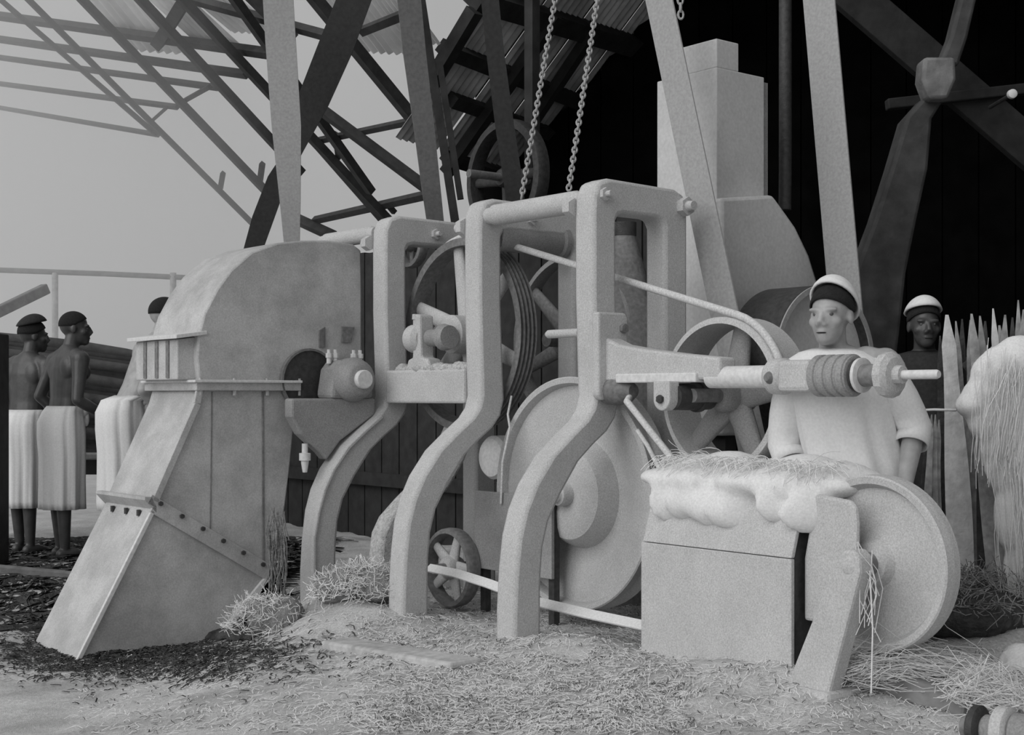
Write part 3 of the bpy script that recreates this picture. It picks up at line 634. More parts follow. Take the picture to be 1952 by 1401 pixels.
clump('fibre_clump', [(M(-1.60 + .075*k, .535 + random.uniform(-.03, .03), 1.24), Vector((.05, .04, .022 + .012*random.random()))) for k in range(9)], 'crumbs of fibre lying along the tie beam')
# fibre on top of the guard box and at its foot, round stone-like bale of wet fibre
hp0 = [(M(.48 + .85*random.random(), .40 + .25*random.random(), .765), Vector((.13, .13, .035 + .03*random.random()))) for k in range(44)]
hp0 += [(M(.60 + .13*k, .55, .80), Vector((.16, .10, .06 + .02*math.sin(k*1.9)))) for k in range(6)]
hp0 += [(M(.50 + .8*random.random(), .365, .70 - .05*random.random()), Vector((.12, .035, .08))) for k in range(14)]
clump('fibre_heap', hp0, 'heap of white fibre lying on the guard box under the right pulley', 'fibre', vox=.02, soft=8)
b0 = at(690, 1110, 6.75); b0.z = gh(b0.x, b0.y)
clump('fibre_heap', [(b0 + Vector((random.uniform(-.14, .14), random.uniform(-.05, .1), .03 + .05*random.random())), Vector((.1, .09, .08))) for k in range(8)], 'rounded heap of tangled fibre between the far and middle legs', 'dirty_fibre')
b1 = at(500, 1190, 6.7); b1.z = gh(b1.x, b1.y)
clump('fibre_heap', [(b1 + Vector((random.uniform(-.08, .12), random.uniform(-.05, .1), .03 + .06*random.random())), Vector((.09, .09, .09))) for k in range(6)], 'small grey heap of fibre under the open edge of the chute', 'dirty_fibre')

def fuzz(heap, c, rx, ry, rz, n, m_, r=.0016, L_=.07):
    m = MB('w')
    for k in range(n):
        a, b = random.uniform(0, 6.283), random.uniform(.05, 1.0); st_ = math.sqrt(max(0, 1-b*b)); p = Vector((c.x + rx*st_*math.cos(a), c.y + ry*st_*math.sin(a), c.z + rz*b + .006))
        pts = [p]; d = Vector((random.gauss(0, 1), random.gauss(0, 1), random.gauss(0, .5))).normalized()
        for i in range(3):
            d = (d + Vector((random.gauss(0, .5), random.gauss(0, .5), random.gauss(0, .4)))).normalized(); pts.append(pts[-1] + d*L_/3)
        m.tube(pts, r, n=3, caps=False)
    o = m.build('strands', m_, heap, smooth=60); o['kind'] = 'stuff'
h_ = [o for o in bpy.data.objects if o.get('label', '').startswith('rounded heap of tangled')][0]; fuzz(h_, b0 + Vector((0, .02, .0)), .24, .17, .15, 900, 'fibre')
h_ = [o for o in bpy.data.objects if o.get('label', '').startswith('small grey heap')][0]; fuzz(h_, b1 + Vector((.02, .02, 0)), .19, .16, .17, 500, 'fibre')
h_ = [o for o in bpy.data.objects if o.get('label', '').startswith('heap of white fibre')][0]
m_ = MB('w')
for k in range(700):
    p = M(.46 + .86*random.random(), .36 + .2*random.random(), .83 + .03*random.random()); pts = [p]; d = Vector((random.gauss(0, 1), random.gauss(-.4, 1), random.gauss(0, .2))).normalized()
    for i in range(4):
        d = (d + Vector((random.gauss(0, .4), random.gauss(0, .4), -.25))).normalized(); pts.append(pts[-1] + d*.03)
    m_.tube(pts, .0013, n=3, caps=False)
o = m_.build('strands', 'fibre', h_, smooth=60); o['kind'] = 'stuff'

# ------------------------------------------------------------------ right side: braces, added bright knob, leaves, fibre hanks
def brace(nm, a, b, da, db, w, m_, label, t=.08):
    A, B = at(*a, da), at(*b, db); ww = w/F*(da+db)/2
    return tag(MB('w').bar(A, B, ww, t, (0, -1, 0)).build(nm, m_, None, bevel=.008), label, 'beam')
mat('brace_timber', 0.028, 0.3, 12, 0.85, bumpv=0.2)
mat('canvas', 0.085, 0.2, 10, 0.9, bumpv=0.2, blotch=0.4, blotch_scale=4)
brace('roof_brace', (1600,-30), (2010,325), 8.3, 8.3, 72, 'brace_timber', 'dark timber brace slanting across the black wall down to the right')
sl_ = thing('sloping_chute', at(1690, 600, 8.0), 'dim sloping canvas chute crossing the timber brace on the black wall', 'chute')
def quad_bar(rows, d, th, nm, m_, par):
    vs = []; fs = []
    for (xl, xr, y) in rows:
        a, b = at(xl, y, d), at(xr, y, d); vs += [a, b, b + Vector((0, th, 0)), a + Vector((0, th, 0))]
    for i in range(len(rows)-1):
        for k in range(4): fs.append((i*4+k, i*4+(k+1) % 4, i*4+4+(k+1) % 4, i*4+4+k))
    fs += [(3,2,1,0), tuple(4*(len(rows)-1)+k for k in range(4))]
    return MB('w').add(vs, fs).build(nm, m_, par, bevel=.02, smooth=50)
quad_bar([(1836,1868,-25),(1812,1846,70),(1790,1828,125)], 7.8, .12, 'upper_pipe', 'canvas', sl_)
quad_bar([(1762,1822,108),(1758,1824,150),(1772,1808,188)], 7.7, .16, 'joint_box', 'grey_timber', sl_)
quad_bar([(1768,1806,180),(1728,1778,225),(1700,1770,320),(1668,1748,420),(1630,1728,520),(1600,1715,640),(1590,1700,760)], 7.8, .2, 'canvas_sleeve', 'canvas', sl_)
kn_ = at(1928, 180, 7.8)
wk = thing('bright_spot_knob', kn_, 'small white round knob added for the bright spot on the black wall', 'bright spot')  # added knob stands in for a bright spot, likely a hole
MB('w').lathe(kn_, (0,1,0), [(-.03,.015),(-.025,.025),(0,.027),(.015,.02),(.02,.015)], n=20).build('knob', 'white_cloth', wk, smooth=40)
MB('w').lathe(kn_, (0,1,0), [(.015,.012),(.35,.012)], n=8).build('stalk', 'dark_iron', wk)
brace('hanging_beam', (1690,200), (2000,165), 8.25, 8.25, 20, 'brace_timber', 'dark level timber carrying the added white knob')

# upright sisal leaves standing in a bundle
def leaf(base, tip, w, bend, label, m_='leaf', group='upright sisal leaves at the right wall'):
    base, tip = Vector(base), Vector(tip); n = 10; vs = []; fs = []; side = Vector((1, .15, 0)).normalized(); dep = Vector((0, 1, 0))
    for i in range(n+1):
        t = i/n; c = base.lerp(tip, t) + bend*math.sin(math.pi*t)
        ww = w*(.62 + .5*math.sin(math.pi*min(1, t*1.15+.12)))*(1 if t < .9 else max(.22, (1-t)/.1))*.5; th = ww*.32
        vs += [c - side*ww, c + dep*th*1.6, c + side*ww, c - dep*th*.2]
    for i in range(n):
        for k in range(4): fs.append((i*4+k, i*4+(k+1) % 4, i*4+4+(k+1) % 4, i*4+4+k))
    fs += [(3,2,1,0), tuple(n*4+k for k in range(4))]
    return tag(MB('w').add(vs, fs).build('sisal_leaf', m_, None, smooth=50), label, 'leaf', group)
LV = [ # top x, top y, base x, base y, depth, width px, material
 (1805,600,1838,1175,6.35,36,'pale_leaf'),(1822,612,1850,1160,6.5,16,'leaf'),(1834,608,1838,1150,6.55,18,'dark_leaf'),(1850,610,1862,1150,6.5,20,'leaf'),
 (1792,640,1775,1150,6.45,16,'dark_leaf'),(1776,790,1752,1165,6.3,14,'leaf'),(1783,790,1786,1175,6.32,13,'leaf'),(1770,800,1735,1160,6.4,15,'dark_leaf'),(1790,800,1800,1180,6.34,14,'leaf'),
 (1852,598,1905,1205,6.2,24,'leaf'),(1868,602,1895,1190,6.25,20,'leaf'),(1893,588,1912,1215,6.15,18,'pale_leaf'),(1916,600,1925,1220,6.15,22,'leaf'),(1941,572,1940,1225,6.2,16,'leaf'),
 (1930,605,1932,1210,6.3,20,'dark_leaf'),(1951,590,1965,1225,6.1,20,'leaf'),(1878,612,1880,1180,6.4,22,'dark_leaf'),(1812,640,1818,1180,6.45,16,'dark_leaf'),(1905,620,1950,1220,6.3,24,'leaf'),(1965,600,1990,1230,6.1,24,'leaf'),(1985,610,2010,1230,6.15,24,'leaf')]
for k, (tx, ty, bx, by, d, w, m_) in enumerate(LV):
    B0 = at(bx, by, d); B0.z = gh(B0.x, B0.y); T0 = at(tx, ty, d + .12)
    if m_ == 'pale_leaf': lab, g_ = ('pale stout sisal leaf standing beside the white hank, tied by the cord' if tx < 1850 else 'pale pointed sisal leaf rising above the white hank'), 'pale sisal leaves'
    elif m_ == 'dark_leaf': lab, g_ = ('dark sisal leaf leaning out under the cord tie' if ty > 700 else 'dark sisal leaf standing deep in the bundle'), ('short sisal leaves under the cord' if ty > 700 else 'dark sisal leaves')
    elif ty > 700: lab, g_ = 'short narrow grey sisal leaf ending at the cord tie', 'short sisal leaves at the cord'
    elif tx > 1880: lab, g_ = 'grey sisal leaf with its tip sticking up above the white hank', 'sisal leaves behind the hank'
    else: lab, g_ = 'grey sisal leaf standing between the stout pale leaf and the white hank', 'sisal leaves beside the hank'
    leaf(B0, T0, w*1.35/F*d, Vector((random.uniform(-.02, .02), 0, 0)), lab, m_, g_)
tie = at(1797, 782, 6.36)
tag(MB('w').tube([tie + Vector((-.06, .08, 0)), tie + Vector((-.04, -.01, .003)), tie + Vector((.05, -.02, 0)), tie + Vector((.09, .05, .004))], .006, n=8).build('leaf_tie', 'fibre', None, smooth=60), 'thin pale cord tied round the upright leaves', 'cord')

def strands(mb, c0, c1, spread0, spread1, n, r, sag=0.0, droop=Vector((0, 0, 0)), curl=.004):
    for k in range(n):
        u = Vector((random.gauss(0, 1), random.gauss(0, 1), random.gauss(0, 1)))
        a = c0 + Vector((u.x*spread0.x, u.y*spread0.y, u.z*spread0.z)); v = Vector((random.gauss(0, 1), random.gauss(0, 1), random.gauss(0, 1)))
        b = c1 + Vector(((u.x*.7+v.x*.3)*spread1.x, (u.y*.7+v.y*.3)*spread1.y, (u.z*.7+v.z*.3)*spread1.z)); m = (a+b)/2 + droop + v*sag
        jt = lambda: Vector((random.gauss(0, curl), random.gauss(0, curl), random.gauss(0, curl*.7)))
        mb.tube([a, a.lerp(m, .33) + jt(), a.lerp(m, .67) + jt(), m + jt(), m.lerp(b, .33) + jt(), m.lerp(b, .67) + jt(), b], r, n=3, caps=False)
# big white hank of combed fibre in front of the leaves
hk = thing('fibre_hank', at(1900, 1240, 5.95), 'big white hank of combed fibre hanging over the upright leaves', 'fibre hank')
hkp = [(1905,715,.11,.13),(1945,690,.13,.12),(1960,790,.17,.18),(1890,800,.11,.11),(1888,715,.09,.09),(1872,752,.09,.07),(1855,772,.08,.06),(1935,880,.14,.17),(1912,850,.10,.12),(1945,980,.12,.2),(1955,1090,.10,.2),(1965,1190,.09,.15),(1985,720,.15,.15),(1985,900,.15,.25)]
core = clump('hank_core', [(at(x, y, 6.0), Vector((rx, .09, rz))) for x, y, rx, rz in hkp], None, 'fibre', None, par=hk, vox=.016, soft=5)
core.pop('category', None)
hs = MB('w')
strands(hs, at(1925, 690, 5.9), at(1905, 880, 5.88), Vector((.06, .02, .04)), Vector((.07, .02, .07)), 70, .0016, .02)
strands(hs, at(1940, 880, 5.88), at(1955, 1180, 5.9), Vector((.05, .02, .05)), Vector((.05, .02, .05)), 60, .0016, .02)
o = hs.build('strands', 'fibre', hk, smooth=60); o['kind'] = 'stuff'
wr_ = at(1922, 1285, 5.5); wr_.z = gh(wr_.x, wr_.y) + .07
clump('fibre_bale', [(at(1945, 1275, 5.3), Vector((.085, .08, .10))), (at(1940, 1290, 5.3), Vector((.07, .08, .08)))], 'round pale fibre bale at the foot of the white hank', 'fibre', 'fibre bale')
b2 = at(1850, 1210, 6.0)
clump('waste_heap', [(Vector((2.0 + random.uniform(-.3, .35), 5.95 + random.uniform(-.2, .25), gh(2.0, 5.95) - .05)), Vector((.20, .16, .09))) for k in range(14)], 'dark heap of matted waste behind the dished wheel', 'dark_waste', 'waste heap')

h_ = [o for o in bpy.data.objects if o.get('label', '').startswith('dark heap of matted')][0]
fuzz(h_, Vector((2.02, 5.95, gh(2.0, 5.95) - .03)), .42, .34, .13, 900, 'dirty_fibre', .002, .10)
# long timber on the floor with a turned roller at its end and fibre thrown over it
def gpt(px, py, dz=0.0):
    d = 5.0
    for _ in range(12):
        w = at(px, py, d); d = (CH - gh(w.x, w.y) - dz) * F / (py - HY)
    w = at(px, py, d); w.z = gh(w.x, w.y) + dz; return w
a_, b_ = gpt(1605, 1292, .03), gpt(1850, 1345, .03)
fb = tag(MB('w').bar(a_, b_, .10, .09).build('floor_timber', 'grey_timber', None, bevel=.012), 'long squared timber lying on the floor by the strut', 'timber')
bm_ = tag(MB('w').bar(gpt(640, 1190, -.025), gpt(890, 1278, -.015), .16, .08).build('floor_timber', 'pale_timber', None, bevel=.012), 'pale sill timber lying half buried before the middle leg', 'timber')
ro = thing('floor_roller', gpt(1910, 1405), 'dark turned roller with rings lying at the end of the floor timber', 'roller')
ra, rb = gpt(1836, 1385, .095), gpt(1990, 1405, .095); ax = (rb - ra)
def rol(t0, t1, r0, nm, m_):
    L_ = ax.length; MB('w').lathe(ra + ax*t0, tuple(ax), [(0, r0*.85), (.008, r0), (L_*(t1-t0)-.008, r0), (L_*(t1-t0), r0*.85)], n=28).build(nm, m_, ro, smooth=40)
rol(0, .12, .035, 'journal', 'mid_iron'); rol(.12, .26, .07, 'ring', 'dark_iron'); rol(.26, .42, .045, 'neck', 'grey_casting'); rol(.42, .62, .075, 'ring', 'pale_casting'); rol(.62, 1, .06, 'barrel', 'grey_casting')
fs_ = MB('w')
strands(fs_, gpt(1620, 1262, .06), gpt(1860, 1335, .04), Vector((.06, .08, .03)), Vector((.10, .08, .02)), 520, .0014, .04, Vector((0, 0, .0)), .014)
strands(fs_, gpt(1835, 1325, .07), gpt(1930, 1345, .07), Vector((.05, .07, .02)), Vector((.06, .07, .02)), 260, .0014, .04, Vector((0, 0, .02)), .016)
strands(fs_, gpt(1640, 1255, .08), gpt(1760, 1292, .03), Vector((.05, .06, .03)), Vector((.07, .08, .02)), 260, .0014, .04, Vector((0, 0, 0)), .014)
tag(fs_.build('loose_fibre', 'fibre', None, smooth=60, origin=gpt(1720, 1300)), 'long loose strands of fibre thrown over the floor timber', 'fibre', kind='stuff')
# strands hanging from the strut boss
hb = M(1.60, .23, .50)
tg = MB('w')
for k in range(14):
    a = hb + Vector((random.uniform(-.03, .05), random.uniform(-.03, .02), random.uniform(-.02, .10))); b = hb + Vector((random.uniform(.0, .10), random.uniform(-.02, .03), random.uniform(-.25, -.05)))
    m = (a+b)/2 + Vector((random.uniform(-.02, .06), 0, random.uniform(-.02, .02))); tg.tube([a, a.lerp(m, .6) + Vector((.01, 0, .01)), m, b], .0017, n=4, caps=False)
tg.tube([hb + Vector((.04, -.02, 0)), hb + Vector((.05, -.02, -.2)), hb + Vector((.045, -.02, -.42))], .003, n=4, caps=False)
tag(tg.build('fibre_tangle', 'fibre', None, smooth=60, origin=hb), 'thin tangle of fibre caught on the strut boss', 'fibre', kind='stuff')

# fibre caught on the far leg and chute edge
tg = MB('w')
for k in range(60):
    a = at(515 + random.uniform(-4, 30), 960 + random.uniform(0, 120), 7.0); b = a + Vector((random.uniform(-.03, .03), random.uniform(-.02, .02), random.uniform(-.32, -.1)))
    tg.tube([a, a.lerp(b, .5) + Vector((random.uniform(-.02, .02), 0, 0)), b], .003, n=4, caps=False)
tag(tg.build('fibre_fringe', 'dirty_fibre', None, smooth=60, origin=at(530, 1150, 7.0)), 'fringe of dirty fibre hanging between chute and far leg', 'fibre', kind='stuff')

# litter over the whole floor: short curled fibres, one uncountable object
def litter(name, n, pick, length, r, m_, label):
    m = MB('w'); vs = []; fs = []
    for k in range(n):
        w = pick()
        if w is None: continue
        x, y = w; L_ = length*random.uniform(.5, 1.3); a = random.uniform(0, 6.28); cu = random.uniform(-1.2, 1.2); px_, py_ = x, y; b = len(vs); up_ = random.uniform(0, .012)
        for i in range(4):
            z = gh(px_, py_) + .004 + up_*math.sin(i/3*3.14)*random.uniform(.4, 1); nx, ny = -math.sin(a)*r, math.cos(a)*r
            vs += [(px_+nx, py_+ny, z), (px_-nx, py_-ny, z+r*.8)]
            px_ += math.cos(a)*L_/3; py_ += math.sin(a)*L_/3; a += cu*.6
        for i in range(3): fs.append((b+2*i, b+2*i+1, b+2*i+3, b+2*i+2))
    m.add(vs, fs); return tag(m.build(name, m_, None, origin=(0, 5, 0)), label, 'litter', kind='stuff')
def pick_pale():
    px, py = random.uniform(150, 1952), random.uniform(1120, 1401)
    w = (px*.35 + 976*.65 if random.random() < .45 else px, py); g = gpt(*w); return (g.x, g.y)
def pick_left():
    x = random.gauss(260, 150); g = gpt(x, max(1165, random.gauss(1240 + .02*abs(x-300), 26))); return (g.x, g.y)
litter('pale_litter', 15000, pick_pale, .05, .0011, 'fibre', 'pale curled fibres littering the floor before the machine')
litter('dark_litter', 3500, pick_pale, .03, .0013, 'dark_waste', 'dark scraps of leaf waste littering the floor before the machine')
litter('dark_litter', 6000, pick_left, .05, .003, 'dark_waste', 'dark leaf waste piled along the foot of the chute')
def pick_far():
    return (random.uniform(-4.2, -1.4), random.uniform(7.4, 10.5))
litter('leaf_litter', 3500, pick_far, .22, .010, 'leaf', 'cut leaf ends scattered round the feet of the bare-backed men')
litter('dark_litter', 4500, pick_far, .2, .016, 'dark_waste', 'dark leaf waste trodden round the feet of the bare-backed men')
# dark waste bank under the chute mouth
clump('waste_heap', [(gpt(165 + 22*k, 1236 - 2*k, 0) + Vector((0, random.uniform(-.02, .02), -.01)), Vector((.11, .08, .045 + .02*random.random()))) for k in range(16)], 'dark bank of leaf waste along the bottom edge of the chute', 'dark_waste', 'waste heap')
c_ = gpt(80, 1150)
tag(MB('w').bar(gpt(-60, 1086, .03), gpt(140, 1090, .03), .07, .06).build('floor_pole', 'grey_timber', None, bevel=.01), 'grey pole lying on the floor behind the chute', 'pole')

# ------------------------------------------------------------------ left background: pile of leaf rolls, feed table, posts
for (px, py, d, rr, L_, lab) in [(150, 690, 10.6, .17, 1.5, 'dark roll of sisal leaves topmost on the feed table'), (170, 760, 10.5, .20, 1.5, 'dark roll of sisal leaves in the middle of the stack on the feed table'), (180, 825, 10.4, .18, 1.4, 'dark roll of sisal leaves lowest on the feed table')]:
    c = at(px, py, d); ax = Vector((.93, .1, -.12)).normalized(); root = thing('leaf_roll', c - Vector((0, 0, rr)), lab, 'leaf roll')
    for k in range(18):
        a = 6.283*k/18*3.0; r_ = rr*math.sqrt((k+.5)/18)*.85; off = Vector((0, r_*math.cos(a), r_*math.sin(a)))
        s_ = random.uniform(-.12, .12); MB('w').tube([c + off + ax*(-L_/2+s_), c + off*1.05 + ax*(-L_/4), c + off*1.1, c + off*1.03 + ax*(L_/4), c + off*.9 + ax*(L_/2+s_)], [rr*.17, rr*.24, rr*.26, rr*.22, rr*.1], n=7).build('leaf', 'dark_leaf', root, smooth=60)
ft = thing('feed_table', Vector((-2.9, 10.5, 0)), 'pale-topped feed table under the dark leaf rolls', 'table')
t0 = at(185, 860, 10.5)
MB('w').box((t0.x-1.0, 10.15, t0.z-.05), (t0.x+.6, 10.85, t0.z)).build('table_top', 'pale_timber', ft, bevel=.01)
for lx in (-.9, .5):
    for ly in (10.2, 10.8): MB('w').box((t0.x+lx-.04, ly-.04, -.05), (t0.x+lx+.04, ly+.04, t0.z-.05)).build('leg', 'dark_timber', ft)
MB('w').box((t0.x-1.0, 10.2, t0.z-.16), (t0.x+.6, 10.24, t0.z-.05)).build('apron', 'dark_timber', ft)
tag(MB('w').bar(at(-40, 612, 11.5), at(88, 550, 12.0), .09, .09).build('leaning_pole', 'grey_timber', None, bevel=.01), 'grey beam slanting up behind the bare-backed men', 'beam')
hp = thing('tie_rail', at(200, 525, 15.0), 'thin pale rail on slender posts far behind the bare-backed men', 'rail')
MB('w').tube([at(-80, 512, 15.0), at(200, 522, 15.0), at(480, 535, 15.0)], .03, n=8).build('rail', 'grey_timber', hp, smooth=60)
for px in (105, 330, -60):
    a = at(px, 520, 15.0); MB('w').tube([a, Vector((a.x, a.y, -.05))], .035, n=8).build('post', 'pale_timber', hp, smooth=60)
lp_ = at(-6, 900, 9.0)
tag(MB('w').box((lp_.x-.12, 8.9, gh(lp_.x, 9)-.05), (lp_.x+.045, 9.1, 1.50)).build('timber_post', 'dark_timber', None, bevel=.01), 'dark stub of timber post beside the capped bare-backed man', 'post')

# ------------------------------------------------------------------ people
class Body:
    """closed shapes in a local frame (x right, y forward, z up), fused into one skin by a voxel remesh"""
    def __init__(s): s.m = MB('w')
    def limb(s, pts, rads): 
        P = []; Rr = []
        for i in range(len(pts)):
            P.append(Vector(pts[i])); Rr.append(rads[i])
        s.m.tube(P, Rr, n=14)
        for p, r in zip(P, Rr): s.m.ball(p, r, 12, 8)
    def ell(s, c, r, rot=(0, 0, 0)):
        b = len(s.m.v); s.m.ball((0, 0, 0), r, 18, 12); mt = Matrix.Rotation(rot[2], 3, 'Z') @ Matrix.Rotation(rot[1], 3, 'Y') @ Matrix.Rotation(rot[0], 3, 'X')
        for i in range(b, len(s.m.v)): s.m.v[i] = mt @ s.m.v[i] + Vector(c)
    def loft(s, secs):
        n = 20; vs = []; fs = []
        for (c, rx, ry) in secs:
            for k in range(n): a = 2*math.pi*k/n; vs.append(Vector(c) + Vector((rx*math.cos(a), ry*math.sin(a), 0)))
        for i in range(len(secs)-1):
            for k in range(n): fs.append((i*n+k, i*n+(k+1) % n, (i+1)*n+(k+1) % n, (i+1)*n+k))
        fs += [tuple(reversed(range(n))), tuple((len(secs)-1)*n+k for k in range(n))]; s.m.add(vs, fs)
def xf(mb, T):
    mb.v = [T @ v for v in mb.v]; return mb
def hand(B, wrist, d, palm_n, side, curl=.5):
    """palm and five curled fingers; d points along the hand, palm_n out of the palm, side towards the thumb"""
    d, pn, sd = Vector(d).normalized(), Vector(palm_n).normalized(), Vector(side).normalized(); w = Vector(wrist)
    B.ell(w + d*.045, (.001+.038*abs(sd.x)+.05*abs(d.x)+.016*abs(pn.x), .001+.038*abs(sd.y)+.05*abs(d.y)+.016*abs(pn.y), .001+.038*abs(sd.z)+.05*abs(d.z)+.016*abs(pn.z)))
    for k, (o_, L_) in enumerate(((.030, .070), (.010, .080), (-.010, .074), (-.028, .058))):
        a = w + d*.085 + sd*o_; p1 = a + (d*math.cos(curl*.7) + pn*math.sin(curl*.7))*L_*.5; p2 = p1 + (d*math.cos(curl*1.7) + pn*math.sin(curl*1.7))*L_*.5
        B.limb([w + d*.05 + sd*o_*.8, a, p1, p2], [.012, .0105, .0098, .0085])
    a = w + d*.03 + sd*.034; B.limb([w + d*.02 + sd*.02, a, a + d*.03 + sd*.018 + pn*.012, a + d*.058 + sd*.016 + pn*.026], [.016, .014, .012, .010])
def person(name, loc, fwd, H, label, head_yaw=0.0, lean=0.0, bend=0.0, arms=None, wrap=True, cap=None, tunic=False, skin='skin', head_pitch=0.0, feet=((-.07, .015), (.07, -.02)), sway=0.0, crouch=0.0):
    """standing figure of height H; lean tips the trunk forward at the hips, sway shifts it sideways"""
    s = H/1.68; yaw = math.atan2(-fwd[0], fwd[1]); loc = Vector(loc)
    T = Matrix.Translation(loc) @ Matrix.Rotation(yaw, 4, 'Z') @ Matrix.Scale(s, 4)
    hip = Vector((0, 0, .88))
    def tr(v):      # trunk transform: lean about the hips
        r = Matrix.Rotation(-lean, 3, 'X') @ Matrix.Rotation(sway, 3, 'Y') @ (Vector(v) - hip) + hip; return r - Vector((0, 0, crouch))
    B = Body()
    # legs
    for sd, (fx, fy) in zip((-1, 1), feet):
        hx = sd*.075; ank = Vector((fx, fy, .075)); kne = Vector((hx*.6 + fx*.4, fy*.5 + .012 + math.sqrt(max(0, .405**2 - ((.81-crouch)/2)**2))*.9, .48 - crouch*.5)); hp_ = Vector((hx, 0, .88-crouch))
        B.limb([hp_, hp_.lerp(kne, .5) + Vector((sd*.01, .01, 0)), kne, kne.lerp(ank, .35) + Vector((0, -.022, 0)), ank], [.076, .068, .052, .050, .034])
        B.limb([ank + Vector((0, -.03, -.045)), ank + Vector((sd*.01, .06, -.045)), ank + Vector((sd*.02, .135, -.055))], [.034, .034, .022])
        for t_ in range(5): B.limb([ank + Vector((sd*(.02) + (t_-2)*.017, .13, -.058)), ank + Vector((sd*.022 + (t_-2)*.018, .175 - abs(t_-2+sd)*.006, -.064))], [.013, .0105])
    # trunk
    tr_secs = [(.80, .135, .105), (.90, .165, .115), (1.0, .148, .10), (1.08, .142, .096), (1.18, .158, .105), (1.28, .178, .112), (1.36, .175, .10), (1.41, .115, .075), (1.44, .06, .058)]
    nsec = []
    n = 20; vs = []; fs = []
    for (z, rx, ry) in tr_secs:
        for k in range(n):
            a = 2*math.pi*k/n; v = tr((rx*math.cos(a), ry*math.sin(a)*(1 if math.sin(a) > 0 else .92) , z)) if z > .89 else Vector((rx*math.cos(a), ry*math.sin(a), z - crouch)); vs.append(v)
    for i in range(len(tr_secs)-1):
        for k in range(n): fs.append((i*n+k, i*n+(k+1) % n, (i+1)*n+(k+1) % n, (i+1)*n+k))
    fs += [tuple(reversed(range(n))), tuple((len(tr_secs)-1)*n+k for k in range(n))]; B.m.add(vs, fs)
    for sd in (-1, 1):
        B.ell(tr((sd*.085, -.05, 1.28)), (.08, .045, .09)); B.ell(tr((sd*.09, .07, 1.27)), (.075, .04, .06)); B.ell(Vector((sd*.07, -.07, .90 - crouch)), (.075, .06, .085))
    # arms
    arms = arms or {}
    for sd, key in ((-1, 'l'), (1, 'r')):
        sh = tr((sd*.185, -.005, 1.345)); el, wr = arms.get(key, (Vector((sd*.235, -.06, 1.07)), Vector((sd*.17, .16, .95))))
        el, wr = tr(el), tr(wr)
        B.limb([tr((sd*.12, 0, 1.37)), sh, sh.lerp(el, .45), el], [.055, .062, .047, .038]); B.limb([el, el.lerp(wr, .3), wr], [.038, .040, .026])
        d = (wr-el).normalized(); inw = Vector((-sd, 0, 0)); pn = (inw - d*inw.dot(d)).normalized(); hand(B, wr, d, pn, d.cross(pn)*(1 if d.cross(pn).z > 0 else -1), .6)
    # head and neck
    nk = tr((0, .0, 1.40)); hc = tr((0, .02, 1.40)) + Matrix.Rotation(-lean*.25, 3, 'X') @ Vector((0, .02, .155))
    B.limb([nk, nk.lerp(hc, .55), hc], [.056, .052, .055])
    hr = Matrix.Rotation(head_yaw, 3, 'Z') @ Matrix.Rotation(-head_pitch, 3, 'X')
    def hp(v): return hc + hr @ Vector(v)
    def hell(c, r): 
        b = len(B.m.v); B.m.ball((0, 0, 0), r, 18, 12)
        for i in range(b, len(B.m.v)): B.m.v[i] = hp(B.m.v[i] + Vector(c))
    hell((0, -.012, .035), (.074, .094, .088)); hell((0, .03, -.02), (.060, .068, .088)); hell((0, .062, -.078), (.034, .032, .030)); hell((0, .05, -.045), (.050, .042, .05))
    for sd in (-1, 1):
        hell((sd*.040, .056, -.018), (.026, .026, .024)); hell((sd*.030, .080, .027), (.028, .016, .010)); hell((sd*.076, -.008, .0), (.010, .02, .031)); hell((sd*.014, .098, -.030), (.011, .012, .010))
    b = len(B.m.v); B.m.tube([Vector((0, .088, .022)), Vector((0, .102, -.005)), Vector((0, .110, -.026))], [.010, .012, .015], n=10)
    for i in range(b, len(B.m.v)): B.m.v[i] = hp(B.m.v[i])
    hell((0, .088, -.053), (.026, .012, .006)); hell((0, .085, -.068), (.023, .012, .006))
    xf(B.m, T)
    root = thing('person', loc, label, 'person')
    o = B.m.build('body', skin, root, smooth=180)
    rm = o.modifiers.new('skin', 'REMESH'); rm.mode = 'VOXEL'; rm.voxel_size = .0065*s; rm.use_smooth_shade = True
    sm = o.modifiers.new('soften', 'SMOOTH'); sm.factor = .5; sm.iterations = 5
    for sd in (-1, 1):
        e = MB('w'); e.ball(hp((sd*.031, .0770, .010)), .0095, 10, 8); xf(e, T); e.build('eye', 'eye', root, smooth=180)
    mo = MB('w'); mo.ball((0, 0, 0), (.021, .005, .0028), 14, 8); mo.v = [hp(v + Vector((0, .0955, -.0605))) for v in mo.v]; xf(mo, T); mo.build('mouth', 'hair', root, smooth=180)
    # hair or cap
    hm = MB('w'); n = 28; vs = []; fs = []
    rings = 9; lim = 1.72
    for i in range(rings+1):
        t = lim*i/rings
        for k in range(n):
            a = 2*math.pi*k/n; tt = t*(1.0 - .36*max(0, math.sin(a))) if not cap else t*(1 - .30*max(0, math.sin(a)))
            r_ = Vector((.079, .099, .092)) if not cap else Vector((.083, .103, .098))
            vs.append(hp(Vector((0, -.012, .036)) + Vector((r_.x*math.sin(tt)*math.cos(a), r_.y*math.sin(tt)*math.sin(a), r_.z*math.cos(tt)))))
    for i in range(rings):
        for k in range(n): fs.append((i*n+k, (i+1)*n+k, (i+1)*n+(k+1) % n, i*n+(k+1) % n))
    hm.add(vs, fs); xf(hm, T); ho = hm.build('hair', 'hair', root, smooth=180); sf = ho.modifiers.new('thick', 'SOLIDIFY'); sf.thickness = .006
